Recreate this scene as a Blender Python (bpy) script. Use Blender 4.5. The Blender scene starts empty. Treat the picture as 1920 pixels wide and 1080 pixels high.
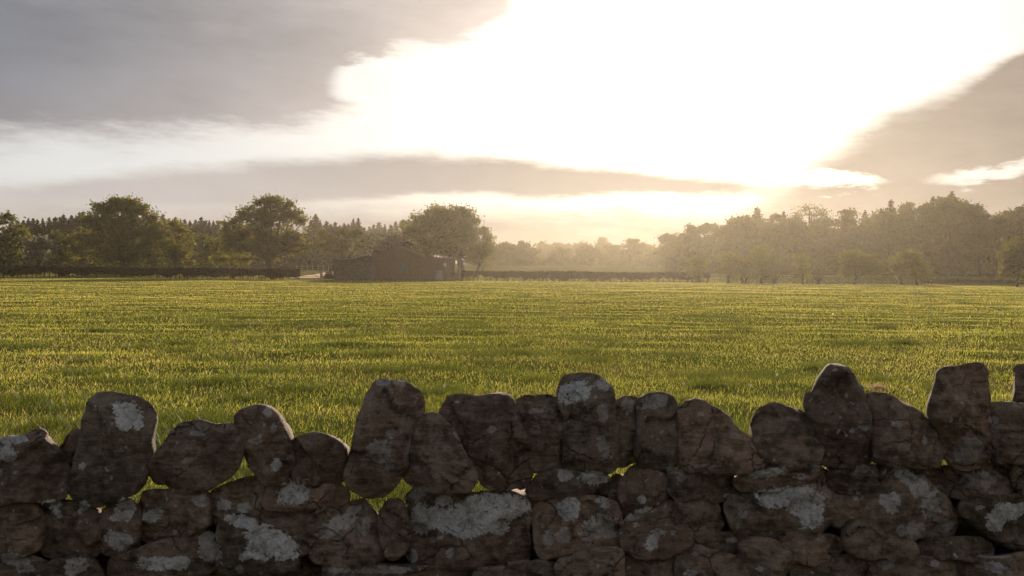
import bpy, math, random
import numpy as np
from mathutils import Vector, noise

random.seed(7)
R = math.radians
scene = bpy.context.scene
COL = scene.collection
F = 1867.0                     # focal length in pixels of a 1920-wide frame
CAM = Vector((0, 0, 1.6))
PITCH, ROLL = math.atan(32 / F), R(0.49)

# ------------------------------------------------------------------ camera
fwd = Vector((0, math.cos(PITCH), -math.sin(PITCH)))
up0 = Vector((0, math.sin(PITCH), math.cos(PITCH)))
rt0 = Vector((1, 0, 0))
rt = rt0 * math.cos(ROLL) + up0 * math.sin(ROLL)
up = up0 * math.cos(ROLL) - rt0 * math.sin(ROLL)
cd = bpy.data.cameras.new("camera")
cam = bpy.data.objects.new("camera", cd)
COL.objects.link(cam)
from mathutils import Matrix
cam.matrix_world = Matrix(((rt.x, up.x, -fwd.x, CAM.x), (rt.y, up.y, -fwd.y, CAM.y), (rt.z, up.z, -fwd.z, CAM.z), (0, 0, 0, 1)))
cd.sensor_width = 36
cd.lens = 36 * F / 1920
cd.clip_end = 5000
cd.dof.use_dof = True
cd.dof.focus_distance = 24
cd.dof.aperture_fstop = 14
scene.camera = cam


def ray(px, py):
    return fwd * F + rt * (px - 960) - up * (py - 540)


def P(px, py, Y):
    d = ray(px, py)
    return CAM + d * (Y / d.y)


def azel(px, py):
    d = ray(px, py)
    return math.atan2(d.x, d.y), math.atan2(d.z, math.hypot(d.x, d.y))


# ------------------------------------------------------------------ helpers
def tag(o, label=None, cat=None, group=None, kind=None):
    if label: o["label"] = label
    if cat: o["category"] = cat
    if group: o["group"] = group
    if kind: o["kind"] = kind
    return o


def empty(name, loc):
    o = bpy.data.objects.new(name, None)
    o.location = loc
    o.empty_display_size = 0.1
    COL.objects.link(o)
    return o


def mesh_np(name, verts, sizes, loops, smooth=False, attrs=None):
    me = bpy.data.meshes.new(name)
    verts = np.asarray(verts, np.float32)
    loops = np.asarray(loops, np.int32)
    sizes = np.asarray(sizes, np.int32)
    me.vertices.add(len(verts)); me.vertices.foreach_set("co", verts.ravel())
    me.loops.add(len(loops)); me.loops.foreach_set("vertex_index", loops)
    me.polygons.add(len(sizes))
    me.polygons.foreach_set("loop_start", np.concatenate(([0], np.cumsum(sizes)[:-1])).astype(np.int32))
    me.polygons.foreach_set("loop_total", sizes)
    if smooth:
        me.polygons.foreach_set("use_smooth", np.ones(len(sizes), bool))
    for k, v in (attrs or {}).items():
        a = me.attributes.new(k, 'FLOAT', 'POINT')
        a.data.foreach_set("value", np.asarray(v, np.float32))
    me.update(calc_edges=True)
    return me


def link(name, me, mat, parent=None, loc=None):
    o = bpy.data.objects.new(name, me)
    COL.objects.link(o)
    if mat and not me.materials: me.materials.append(mat)
    if parent: o.parent = parent
    if loc is not None: o.location = loc
    return o


class MB:
    """collects boxes, tubes and rings into one mesh"""
    def __init__(s): s.v, s.f = [], []

    def add(s, vs, fs):
        b = len(s.v); s.v += [tuple(v) for v in vs]; s.f += [[i + b for i in f] for f in fs]

    def box(s, a, b):
        (x0, y0, z0), (x1, y1, z1) = a, b
        s.add([(x0, y0, z0), (x1, y0, z0), (x1, y1, z0), (x0, y1, z0), (x0, y0, z1), (x1, y0, z1), (x1, y1, z1), (x0, y1, z1)],
              [(0, 3, 2, 1), (4, 5, 6, 7), (0, 1, 5, 4), (1, 2, 6, 5), (2, 3, 7, 6), (3, 0, 4, 7)])

    def tube(s, pts, rad, n=6, cap=True):
        pts = [Vector(p) for p in pts]
        rings = []
        for i, p in enumerate(pts):
            t = (pts[min(i + 1, len(pts) - 1)] - pts[max(i - 1, 0)]).normalized()
            a = t.orthogonal().normalized() if abs(t.z) > 0.99 else t.cross(Vector((0, 0, 1))).normalized()
            b = t.cross(a)
            rings.append([p + (a * math.cos(2 * math.pi * k / n) + b * math.sin(2 * math.pi * k / n)) * rad[i] for k in range(n)])
        vs = [v for r in rings for v in r]
        fs = [(i * n + k, i * n + (k + 1) % n, (i + 1) * n + (k + 1) % n, (i + 1) * n + k) for i in range(len(pts) - 1) for k in range(n)]
        if cap:
            fs += [tuple(range(n))[::-1], tuple(range((len(pts) - 1) * n, len(pts) * n))]
        s.add(vs, fs)

    def prism(s, poly, y0, y1):
        """poly in x,z extruded from y0 to y1"""
        n = len(poly)
        s.add([(x, y0, z) for x, z in poly] + [(x, y1, z) for x, z in poly],
              [tuple(range(n)), tuple(range(n, 2 * n))[::-1]] + [(i, i + n, (i + 1) % n + n, (i + 1) % n) for i in range(n)])

    def mesh(s, name, smooth=False):
        me = bpy.data.meshes.new(name); me.from_pydata(s.v, [], s.f); me.update()
        if smooth: me.polygons.foreach_set("use_smooth", np.ones(len(me.polygons), bool))
        return me

    def build(s, name, mat, parent=None, smooth=False):
        return link(name, s.mesh(name, smooth), mat, parent)


# ------------------------------------------------------------------ node helpers
class NT:
    def __init__(s, tree):
        s.t = tree; tree.nodes.clear()

    def n(s, typ, ins=None, **kw):
        nd = s.t.nodes.new(typ)
        for k, v in kw.items(): setattr(nd, k, v)
        for k, v in (ins or {}).items(): s.set(nd.inputs[k], v)
        return nd

    def set(s, sock, v):
        if isinstance(v, bpy.types.NodeSocket): s.t.links.new(v, sock)
        elif isinstance(v, bpy.types.Node): s.t.links.new(v.outputs[0], sock)
        else:
            if sock.type == 'RGBA' and len(v) == 3: v = (*v, 1)
            sock.default_value = v

    def m(s, op, a, b=None, c=None, clamp=False):
        nd = s.t.nodes.new('ShaderNodeMath'); nd.operation = op; nd.use_clamp = clamp
        for i, v in enumerate((a, b, c)):
            if v is not None: s.set(nd.inputs[i], v)
        return nd.outputs[0]

    def mix(s, f, a, b, mode='MIX'):
        nd = s.t.nodes.new('ShaderNodeMix'); nd.data_type = 'RGBA'; nd.blend_type = mode
        s.set(nd.inputs[0], f); s.set(nd.inputs[6], a); s.set(nd.inputs[7], b)
        return nd.outputs[2]

    def noise(s, vec, scale, detail=4, rough=0.55, w=None):
        nd = s.n('ShaderNodeTexNoise', {'Scale': scale, 'Detail': detail, 'Roughness': rough})
        if vec is not None: s.set(nd.inputs['Vector'], vec)
        return nd.outputs[0]

    def step(s, v, a, b):
        nd = s.n('ShaderNodeMapRange', {'Value': v, 'From Min': a, 'From Max': b}, interpolation_type='SMOOTHSTEP')
        return nd.outputs[0]


def material(name):
    m = bpy.data.materials.new(name); m.use_nodes = True
    return m, NT(m.node_tree)


def mat_simple(name, c1, c2, scale=6, rough=0.85, bump=0.3, stretch=(1, 1, 1)):
    m, t = material(name)
    tc = t.n('ShaderNodeTexCoord')
    mp = t.n('ShaderNodeMapping', {'Vector': tc.outputs['Object'], 'Scale': stretch})
    f = t.noise(mp.outputs[0], scale, 6, 0.6)
    col = t.mix(t.step(f, 0.35, 0.65), c1, c2)
    b = t.n('ShaderNodeBump', {'Height': f, 'Strength': bump, 'Distance': 0.02})
    p = t.n('ShaderNodeBsdfPrincipled', {'Base Color': col, 'Roughness': rough, 'Normal': b.outputs[0]})
    p.inputs['Specular IOR Level'].default_value = 0.3
    t.n('ShaderNodeOutputMaterial', {'Surface': p.outputs[0]})
    return m


def mat_leaf(name, dark, light, trans, tw=0.45, scale=0.6):
    m, t = material(name)
    geo = t.n('ShaderNodeNewGeometry')
    oi = t.n('ShaderNodeObjectInfo')
    tc = t.n('ShaderNodeTexCoord')
    f = t.noise(tc.outputs['Object'], scale, 3)
    f2 = t.m('ADD', t.m('MULTIPLY', f, 0.7), t.m('MULTIPLY', geo.outputs['Random Per Island'], 0.30))
    col = t.mix(t.step(f2, 0.35, 0.85), dark, light)
    hue = t.n('ShaderNodeHueSaturation', {'Color': col, 'Value': t.m('ADD', 0.85, t.m('MULTIPLY', oi.outputs['Random'], 0.3)),
                                          'Hue': t.m('ADD', 0.485, t.m('MULTIPLY', oi.outputs['Random'], 0.03))})
    d = t.n('ShaderNodeBsdfDiffuse', {'Color': hue.outputs[0]})
    tcol = t.mix(0.75, hue.outputs[0], trans)
    tr = t.n('ShaderNodeBsdfTranslucent', {'Color': tcol})
    mx = t.n('ShaderNodeMixShader', {0: tw, 1: d.outputs[0], 2: tr.outputs[0]})
    t.n('ShaderNodeOutputMaterial', {'Surface': mx.outputs[0]})
    return m


# ------------------------------------------------------------------ exposure / render settings
EXPOSURE = 0.8
EV = 2 ** EXPOSURE
scene.view_settings.view_transform = 'Standard'
scene.view_settings.look = 'None'
scene.view_settings.exposure = EXPOSURE
scene.view_settings.gamma = 1
scene.cycles.use_denoising = True
try:
    scene.cycles.denoiser = 'OPENIMAGEDENOISE'
except Exception:
    pass
scene.cycles.max_bounces = 6
scene.cycles.transparent_max_bounces = 8
scene.cycles.volume_bounces = 0
scene.cycles.sample_clamp_indirect = 4

# ------------------------------------------------------------------ sun and sky
SUN_PX = (1290, 95)
saz, sel = azel(*SUN_PX)
sun_dir = Vector((math.sin(saz) * math.cos(sel), math.cos(saz) * math.cos(sel), math.sin(sel)))
sl = bpy.data.lights.new("sun", 'SUN')
sl.energy = 5.0
sl.angle = R(2.0)
sl.color = (1.0, 0.83, 0.62)
so = bpy.data.objects.new("sun", sl)
so.rotation_euler = (-sun_dir).to_track_quat('-Z', 'Y').to_euler()
COL.objects.link(so)


def lin(r, g, b):
    f = lambda c: (c / 255 / 12.92) if c / 255 <= 0.04045 else ((c / 255 + 0.055) / 1.055) ** 2.4
    return tuple(f(c) for c in (r, g, b))


SKY_GAIN = 0.9


def build_world():
    w = bpy.data.worlds.new("World"); scene.world = w; w.use_nodes = True
    t = NT(w.node_tree)
    BG = 0.1
    tc = t.n('ShaderNodeTexCoord')
    d = tc.outputs['Generated']
    sx = t.n('ShaderNodeSeparateXYZ', {0: d})
    x, y, z = sx.outputs
    az = t.m('ARCTAN2', x, y)
    hyp = t.m('SQRT', t.m('ADD', t.m('MULTIPLY', x, x), t.m('MULTIPLY', y, y)))
    el = t.m('ARCTAN2', z, hyp)
    # wind-drawn cloud noise, in az / el
    cv = t.n('ShaderNodeCombineXYZ', {0: az, 1: t.m('MULTIPLY', el, 2.2), 2: 0.37}).outputs[0]
    n1 = t.m('SUBTRACT', t.noise(cv, 9, 6, 0.55), 0.5)
    cv2 = t.n('ShaderNodeCombineXYZ', {0: t.m('ADD', az, t.m('MULTIPLY', el, 0.5)), 1: t.m('MULTIPLY', el, 4.5), 2: 0.9}).outputs[0]
    n2 = t.m('SUBTRACT', t.noise(cv2, 17, 9, 0.66), 0.5)
    warp = t.m('ADD', t.m('MULTIPLY', n1, 0.040), t.m('MULTIPLY', n2, 0.052))
    elw = t.m('ADD', el, warp)
    A0, A1, E0, E1 = -0.62, 0.62, -0.1, 0.4
    u = t.m('DIVIDE', t.m('SUBTRACT', az, A0), A1 - A0, clamp=True)

    def curve(pts):
        nd = t.n('ShaderNodeFloatCurve', {'Value': u})
        c = nd.mapping.curves[0]
        q = sorted((((a - A0) / (A1 - A0)), ((e - E0) / (E1 - E0))) for a, e in (azel(*p) for p in pts))
        q = [(min(max(a, 0), 1), min(max(e, 0), 1)) for a, e in q]
        while len(c.points) < len(q): c.points.new(0.5, 0.5)
        for p, (a, e) in zip(c.points, q):
            p.location = (a, e); p.handle_type = 'AUTO_CLAMPED'
        nd.mapping.update()
        return t.m('ADD', t.m('MULTIPLY', nd.outputs[0], E1 - E0), E0)

    px = 1 / F
    # bank over the upper left
    b1 = curve([(-260, 290), (-100, 284), (0, 280), (200, 272), (400, 264), (560, 250), (640, 238), (690, 205), (730, 130), (780, 116), (820, 110), (880, 95), (935, 60), (990, -10), (1080, -120)])
    m1 = t.step(t.m('SUBTRACT', elw, b1), -34 * px, 52 * px)
    h1 = t.m('SUBTRACT', elw, b1)
    # long low bank
    t2 = curve([(-250, 356), (0, 346), (100, 334), (180, 318), (300, 304), (450, 297), (600, 290), (700, 284), (900, 285), (1050, 297), (1200, 306), (1330, 322), (1440, 345), (1520, 375)])
    b2 = curve([(-250, 378), (0, 374), (300, 385), (500, 390), (560, 380), (700, 373), (850, 364), (1000, 372), (1150, 368), (1280, 368), (1420, 368), (1520, 375)])
    ela = t.m('ADD', el, t.m('MULTIPLY', warp, 0.35))
    m2 = t.m('MULTIPLY', t.step(t.m('SUBTRACT', t2, ela), -6 * px, 28 * px), t.step(t.m('SUBTRACT', ela, b2), -9 * px, 12 * px))
    # bank over the right
    t3 = curve([(1240, 460), (1340, 400), (1420, 320), (1500, 265), (1600, 212), (1680, 172), (1750, 150), (1820, 125), (1880, 97), (1920, 78), (2060, 20), (2200, -60)])
    soft = t.n('ShaderNodeMapRange', {'Value': az, 'From Min': 0.25, 'From Max': 0.46, 'To Min': 150 * px, 'To Max': 34 * px}).outputs[0]
    m3 = t.n('ShaderNodeMapRange', {'Value': t.m('SUBTRACT', t3, t.m('ADD', el, t.m('MULTIPLY', warp, 0.5))), 'From Min': 0.0, 'From Max': soft}, interpolation_type='SMOOTHSTEP').outputs[0]

    def slit(cx, cy, rx, ry, k=1.0):
        a, e = azel(cx, cy)
        dx = t.m('DIVIDE', t.m('SUBTRACT', az, a), rx * px)
        dy = t.m('DIVIDE', t.m('SUBTRACT', t.m('ADD', el, t.m('MULTIPLY', warp, 0.8)), e), ry * px)
        r = t.m('SQRT', t.m('ADD', t.m('MULTIPLY', dx, dx), t.m('MULTIPLY', dy, dy)))
        return t.m('MULTIPLY', t.step(t.m('SUBTRACT', 1.0, r), 0.0, 0.7), k)

    im3 = t.m('SUBTRACT', 1.0, m3)
    m3s = t.m('SUBTRACT', 1.0, t.m('MULTIPLY', im3, im3))
    m1 = t.m('MULTIPLY', m1, t.m('SUBTRACT', 1.0, slit(700, 160, 95, 52, 1.0)))
    sl3 = t.m('MAXIMUM', t.m('MAXIMUM', slit(1565, 340, 105, 20), slit(1865, 322, 130, 20, 0.8)), slit(1370, 360, 110, 18, 0.3))
    lowb = slit(1140, 414, 130, 26, 0.5)
    far_low = t.step(t.m('ADD', el, t.m('MULTIPLY', warp, 0.4)), 0.092, 0.035)
    # angle to the sun
    dot = t.n('ShaderNodeVectorMath', {0: d, 1: tuple(sun_dir)}, operation='DOT_PRODUCT').outputs['Value']
    ang = t.m('ARCCOSINE', t.m('MINIMUM', dot, 0.99999))

    def gau(s):
        q = t.m('DIVIDE', ang, s)
        return t.m('EXPONENT', t.m('MULTIPLY', t.m('MULTIPLY', q, q), -1.0))

    g1, g2, g3 = gau(R(9)), gau(R(17)), gau(R(22))
    g3b = gau(R(25))
    g1n = gau(R(6))
    # bright thin veil behind the banks: Nishita plus cloud-scattered sunlight
    nish = t.n('ShaderNodeTexSky', sky_type='NISHITA', sun_disc=False, sun_elevation=sel, sun_rotation=saz, altitude=50, air_density=1.0, dust_density=1.5, ozone_density=1.0)
    S = SKY_GAIN / EV / BG

    def c(rgb, k=1.0): return tuple(v * S * k for v in rgb)

    def scale(col, f): return t.n('ShaderNodeVectorMath', {0: col, 3: f}, operation='SCALE').outputs[0]

    def vadd(a, b): return t.n('ShaderNodeVectorMath', {0: a, 1: b}, operation='ADD').outputs[0]
    base = t.mix(0.94, nish.outputs[0], c((0.37, 0.38, 0.40)))
    front = t.step(t.m('ADD', y, 0.0), -0.4, 0.75)
    veil = vadd(scale(c((0.38, 0.385, 0.38)), t.m('MULTIPLY', front, t.step(el, 1.0, 0.05))), scale(c((0.45, 0.41, 0.34)), g2))
    veil = vadd(veil, scale(c((1.5, 1.4, 1.2)), g1))
    clear = vadd(base, veil)
    # cloud body: grey-blue away from the sun, warm and bright towards it
    tex = t.m('ADD', 1.0, t.m('ADD', t.m('MULTIPLY', n1, 0.55), t.m('MULTIPLY', n2, 0.30)))
    cb = vadd(vadd(c((0.185, 0.225, 0.30)), scale(c((0.42, 0.30, 0.19)), g3)), scale(c((0.20, 0.16, 0.125)), g2))
    cb = scale(cb, tex)
    cb1x = scale(vadd(vadd(c((0.198, 0.225, 0.275)), scale(c((0.58, 0.45, 0.33)), g3b)), scale(c((0.20, 0.16, 0.125)), g2)), tex)
    ng3 = t.m('MULTIPLY', g3, -1.0)
    # thinner, lit lower edge of the upper bank
    thin1 = t.step(h1, 0.10, 0.0)
    cb1 = vadd(cb1x, scale(c((0.10, 0.075, 0.055)), thin1))
    cb2 = scale(vadd(c((0.64, 0.59, 0.57)), scale(c((0.27, 0.27, 0.28)), ng3)), t.m('ADD', 0.55, t.m('MULTIPLY', tex, 0.45)))
    cb3 = scale(c((0.47, 0.385, 0.315)), tex)
    low = scale(vadd(c((0.58, 0.51, 0.46)), scale(c((0.56, 0.50, 0.43)), ng3)), t.m('ADD', 1.0, t.m('MULTIPLY', n1, 0.9)))
    col = clear
    col = t.mix(t.m('MULTIPLY', far_low, 0.92), col, low)
    col = t.mix(lowb, col, cb2)
    col = t.mix(t.m('MULTIPLY', m2, 0.97), col, cb2)
    col = t.mix(t.m('MULTIPLY', t.m('MULTIPLY', m3s, 0.97), t.m('SUBTRACT', 1.0, sl3)), col, cb3)
    col = t.mix(t.m('MULTIPLY', m1, t.m('SUBTRACT', 1.0, t.m('MULTIPLY', g1n, 0.9))), col, cb1)
    # bright rims where a bank's edge faces the sun
    rim = t.m('MAXIMUM', t.m('MULTIPLY', m1, t.m('SUBTRACT', 1.0, m1)), t.m('MULTIPLY', t.m('MULTIPLY', m3, t.m('SUBTRACT', 1.0, m3)), t.step(az, 0.36, 0.44)))
    col = vadd(col, scale(c((1.6, 1.5, 1.3)), t.m('MULTIPLY', rim, t.m('ADD', 0.12, g3))))
    # clouds elsewhere in the sky
    pl = t.n('ShaderNodeVectorMath', {0: d, 3: t.m('DIVIDE', 1.0, t.m('ADD', t.m('ABSOLUTE', z), 0.12))}, operation='SCALE').outputs[0]
    oc = t.m('MULTIPLY', t.step(t.noise(pl, 0.9, 6, 0.55), 0.45, 0.65), t.step(el, 0.36, 0.52))
    col = t.mix(t.m('MULTIPLY', oc, 0.6), col, c((0.50, 0.50, 0.52)))
    bg = t.n('ShaderNodeBackground', {'Color': col, 'Strength': BG})
    t.n('ShaderNodeOutputWorld', {'Surface': bg.outputs[0]})


build_world()


# ------------------------------------------------------------------ ground
def ramp(v, pts):
    return np.interp(v, [p[0] for p in pts], [p[1] for p in pts])


RISE = [(-100, 0), (157, 0), (200, 1.2), (300, 3.3), (450, 4.6), (900, 5.0)]


def fnoise(x, y, seed=0):
    """cheap smooth pseudo-noise, about -1..1, vectorised"""
    r = np.random.RandomState(seed)
    out = np.zeros_like(x, dtype=np.float64)
    for k in range(7):
        a = r.uniform(0, 2 * math.pi); f = r.uniform(0.6, 1.6); ph = r.uniform(0, 6.28)
        out += np.sin((x * math.cos(a) + y * math.sin(a)) * f + ph)
    return out / 3.2


def gz(x, y):
    x = np.asarray(x, float); y = np.asarray(y, float)
    near = np.clip((150 - y) / 30, 0, 1)
    h = ramp(y, RISE)
    h = h + near * (0.035 * fnoise(x * 0.5, y * 0.5, 1) + 0.022 * fnoise(x * 2.1, y * 2.1, 2)) + 0.25 * np.clip((y - 200) / 60, 0, 1) * fnoise(x * 0.05, y * 0.05, 3)
    return h


def gzs(x, y): return float(gz(np.array([x]), np.array([y]))[0])


def G(px, D, dz=0.0):
    """ground point in the direction of column px at distance D"""
    d = ray(px, 520)
    x = d.x / d.y * D
    return Vector((x, D, gzs(x, D) + dz))


def grid_mesh(name, xs, ys, dz=0.0):
    X, Y = np.meshgrid(xs, ys)
    Z = gz(X, Y) + dz
    v = np.stack([X.ravel(), Y.ravel(), Z.ravel()], 1)
    nx, ny = len(xs), len(ys)
    i = np.arange(ny - 1)[:, None] * nx + np.arange(nx - 1)[None]
    q = np.stack([i, i + 1, i + nx + 1, i + nx], -1).reshape(-1)
    return mesh_np(name, v, np.full((nx - 1) * (ny - 1), 4), q, True)


def build_ground():
    m, t = material("pasture_soil_and_turf")
    tc = t.n('ShaderNodeTexCoord')
    o = tc.outputs['Object']
    f = t.noise(o, 0.35, 6, 0.6); f2 = t.noise(o, 3.5, 5, 0.65)
    a = t.mix(t.step(f, 0.4, 0.62), (0.060, 0.072, 0.018), (0.105, 0.095, 0.030))
    a = t.mix(t.m('MULTIPLY', t.step(f2, 0.5, 0.72), 0.6), a, (0.095, 0.075, 0.042))
    b = t.n('ShaderNodeBump', {'Height': t.noise(o, 9, 6, 0.7), 'Strength': 0.7, 'Distance': 0.06})
    p = t.n('ShaderNodeBsdfPrincipled', {'Base Color': a, 'Roughness': 1.0, 'Normal': b.outputs[0]})
    p.inputs['Specular IOR Level'].default_value = 0.0
    t.n('ShaderNodeOutputMaterial', {'Surface': p.outputs[0]})
    ys = np.concatenate([np.linspace(-60, 4, 14), np.linspace(4.4, 40, 120), np.linspace(40.8, 160, 150), np.linspace(164, 300, 34), np.linspace(315, 530, 16)])
    half = np.concatenate([np.linspace(0, 30, 80), np.linspace(30.8, 110, 70), np.linspace(114, 300, 34), np.linspace(320, 415, 8)])
    xs = np.concatenate([-half[::-1][:-1], half])
    g = link("field", grid_mesh("field", xs, ys), m)
    tag(g, "flat green pasture reaching from the wall to the hedges", "field", kind="structure")
    # bare red soil yard in the gap left of the barn
    ms = mat_simple("bare_red_soil", (0.42, 0.23, 0.14), (0.5, 0.30, 0.19), 1.2, 0.9, 0.5)
    a0, a1 = G(548, 163), G(650, 163)
    d = link("dirt_track", grid_mesh("dirt_track", np.linspace(a0.x, a1.x, 24), np.linspace(161, 197, 30), 0.03), ms)
    tag(d, "bare reddish soil yard in the gap between hedge and barn", "track", kind="structure")


build_ground()

# ------------------------------------------------------------------ grass blades
RNG = np.random.RandomState(11)


def mat_grass():
    m, t = material("meadow_grass_blades")
    at = t.n('ShaderNodeAttribute', attribute_name="tint")
    tc = t.n('ShaderNodeTexCoord')
    f = t.noise(tc.outputs['Object'], 0.22, 5, 0.6)
    v = t.m('ADD', at.outputs['Fac'], t.m('MULTIPLY', t.m('SUBTRACT', f, 0.5), 0.9))
    r = t.n('ShaderNodeValToRGB', {'Fac': v})
    cr = r.color_ramp
    stops = [(0.0, (0.042, 0.048, 0.010)), (0.35, (0.112, 0.124, 0.018)), (0.62, (0.215, 0.205, 0.034)), (0.82, (0.325, 0.265, 0.098)), (1.0, (0.390, 0.285, 0.180))]
    cr.elements[0].position, cr.elements[0].color = stops[0][0], (*stops[0][1], 1)
    cr.elements[1].position, cr.elements[1].color = stops[-1][0], (*stops[-1][1], 1)
    for p_, c_ in stops[1:-1]:
        e = cr.elements.new(p_); e.color = (*c_, 1)
    d = t.n('ShaderNodeBsdfPrincipled', {'Base Color': r.outputs[0], 'Roughness': 0.5})
    d.inputs['Specular IOR Level'].default_value = 0.26
    tcol = t.n('ShaderNodeVectorMath', {0: r.outputs[0], 1: (2.3, 2.35, 1.45)}, operation='MULTIPLY').outputs[0]
    tr = t.n('ShaderNodeBsdfTranslucent', {'Color': tcol})
    mx = t.n('ShaderNodeMixShader', {0: 0.58, 1: d.outputs[0], 2: tr.outputs[0]})
    t.n('ShaderNodeOutputMaterial', {'Surface': mx.outputs[0]})
    return m


def build_grass():
    n = 900000
    y0, y1 = 4.6, 205.0
    u = RNG.rand(n)
    y = (math.sqrt(y0) + u * (math.sqrt(y1) - math.sqrt(y0))) ** 2
    x = (RNG.rand(n) * 2 - 1) * (y * 0.60 + 1.5)
    # tussocks
    tp = [(700, 612), (820, 606), (1090, 672), (1085, 655), (1570, 620), (1690, 640), (770, 574), (900, 606), (585, 606), (640, 642), (712, 660), (880, 600), (1010, 584), (460, 604), (440, 590), (330, 640), (300, 590),
          (350, 780), (330, 800), (720, 690), (860, 650), (1390, 615), (1280, 660), (1350, 590), (1660, 608), (1800, 586), (1440, 705), (1330, 720), (1310, 698), (1600, 640), (560, 725), (800, 730), (500, 690), (60, 745), (30, 645), (1780, 720), (1210, 615), (150, 700), (980, 660)]
    T = []
    for a, b in tp:
        d = ray(a, b + 6); k = -CAM.z / d.z
        T.append((d.x * k, d.y * k))
    for _ in range(230):
        yy = 7 + 100 * random.random() ** 1.3
        T.append((random.uniform(-0.56, 0.56) * yy, yy))
    tx, ty, rr = [], [], []
    for i, (a, b) in enumerate(T):
        r = random.uniform(0.12, 0.34) * (1.4 if b > 30 else 1)
        rr.append(r); k = int(520 * min(1, 14 / b) ** 0.8) + 110
        if i >= len(tp): k = int(k * 0.6)
        tx.append(a + RNG.randn(k) * r * 1.5); ty.append(b + RNG.randn(k) * r)
    tx, ty = np.concatenate(tx), np.concatenate(ty)
    nt = len(tx)
    x = np.concatenate([x, tx]); y = np.concatenate([y, ty])
    is_t = np.zeros(len(x), bool); is_t[n:] = True
    keep = y > 4.5
    x, y, is_t = x[keep], y[keep], is_t[keep]
    N = len(x)
    patch = fnoise(x * 0.55, y * 0.55, 5) * 0.6 + fnoise(x * 1.7, y * 1.7, 6) * 0.4
    patch2 = fnoise(x * 0.16, y * 0.13, 8)
    h = 0.043 * (1 + 0.14 * patch) * (0.55 + 0.9 * RNG.rand(N))
    h = np.where(is_t, h * 2.4, h)
    dist = np.hypot(x, y)
    w = 0.0031 * np.maximum(1, dist / 8) ** 0.74 * (0.7 + 0.6 * RNG.rand(N))
    tint = 0.40 + 0.12 * np.clip((y - 8) / 60, -0.5, 1) + 0.16 * RNG.randn(N) - 0.05 * patch + 0.08 * patch2
    stalk = (RNG.rand(N) < 0.14 + 0.10 * np.clip((y - 30) / 90, 0, 1) + 0.05 * np.clip(patch2, 0, 1)) & ~is_t
    h = np.where(stalk, h * 1.6, h); w = np.where(stalk, w * 0.6, w)
    tint = np.where(stalk, tint + 0.36, tint)
    tint = np.where(is_t, tint - 0.75, tint)  # tussocks: darker green, with their shade painted into the tint
    ang = RNG.rand(N) * 2 * math.pi
    # the turf round each tussock has shade painted into its tint too
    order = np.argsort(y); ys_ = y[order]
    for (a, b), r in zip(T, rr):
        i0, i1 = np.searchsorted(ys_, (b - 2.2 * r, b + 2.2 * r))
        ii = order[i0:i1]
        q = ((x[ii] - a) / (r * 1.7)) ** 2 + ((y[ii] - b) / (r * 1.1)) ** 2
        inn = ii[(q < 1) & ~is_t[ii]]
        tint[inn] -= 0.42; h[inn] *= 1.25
    lean_a = RNG.rand(N) * 2 * math.pi
    lean = h * (0.2 + 0.8 * RNG.rand(N))
    lx, ly = np.cos(lean_a) * lean + 0.12 * h, np.sin(lean_a) * lean
    wx, wy = np.cos(ang) * w * 0.5, np.sin(ang) * w * 0.5
    z = gz(x, y) - 0.01
    V = np.empty((N, 5, 3))
    V[:, 0] = np.stack([x - wx, y - wy, z], 1)
    V[:, 1] = np.stack([x + wx, y + wy, z], 1)
    V[:, 2] = np.stack([x + wx * 0.8 + lx * 0.35, y + wy * 0.8 + ly * 0.35, z + h * 0.6], 1)
    V[:, 3] = np.stack([x - wx * 0.8 + lx * 0.35, y - wy * 0.8 + ly * 0.35, z + h * 0.6], 1)
    V[:, 4] = np.stack([x + lx, y + ly, z + h], 1)
    b = (np.arange(N) * 5)[:, None]
    L = np.concatenate([b + [[0, 1, 2, 3]], b + [[3, 2, 4]]], 1).ravel()
    S = np.tile([4, 3], N)
    me = mesh_np("grass", V.reshape(-1, 3), S, L, False, {"tint": np.repeat(tint, 5)})
    g = link("grass", me, mat_grass())
    tag(g, "backlit meadow grass with darker tussocks across the field", "grass", kind="stuff")


build_grass()

# ------------------------------------------------------------------ dry stone wall
ZO = {1: (0, 660, 2.572), 2: (480, 660, 2.572), 3: (960, 660, 2.572), 4: (1380, 660, 2.572)}


def zp(z, pts): return [(ZO[z][0] + a / ZO[z][2], ZO[z][1] + b / ZO[z][2]) for a, b in pts]


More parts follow.
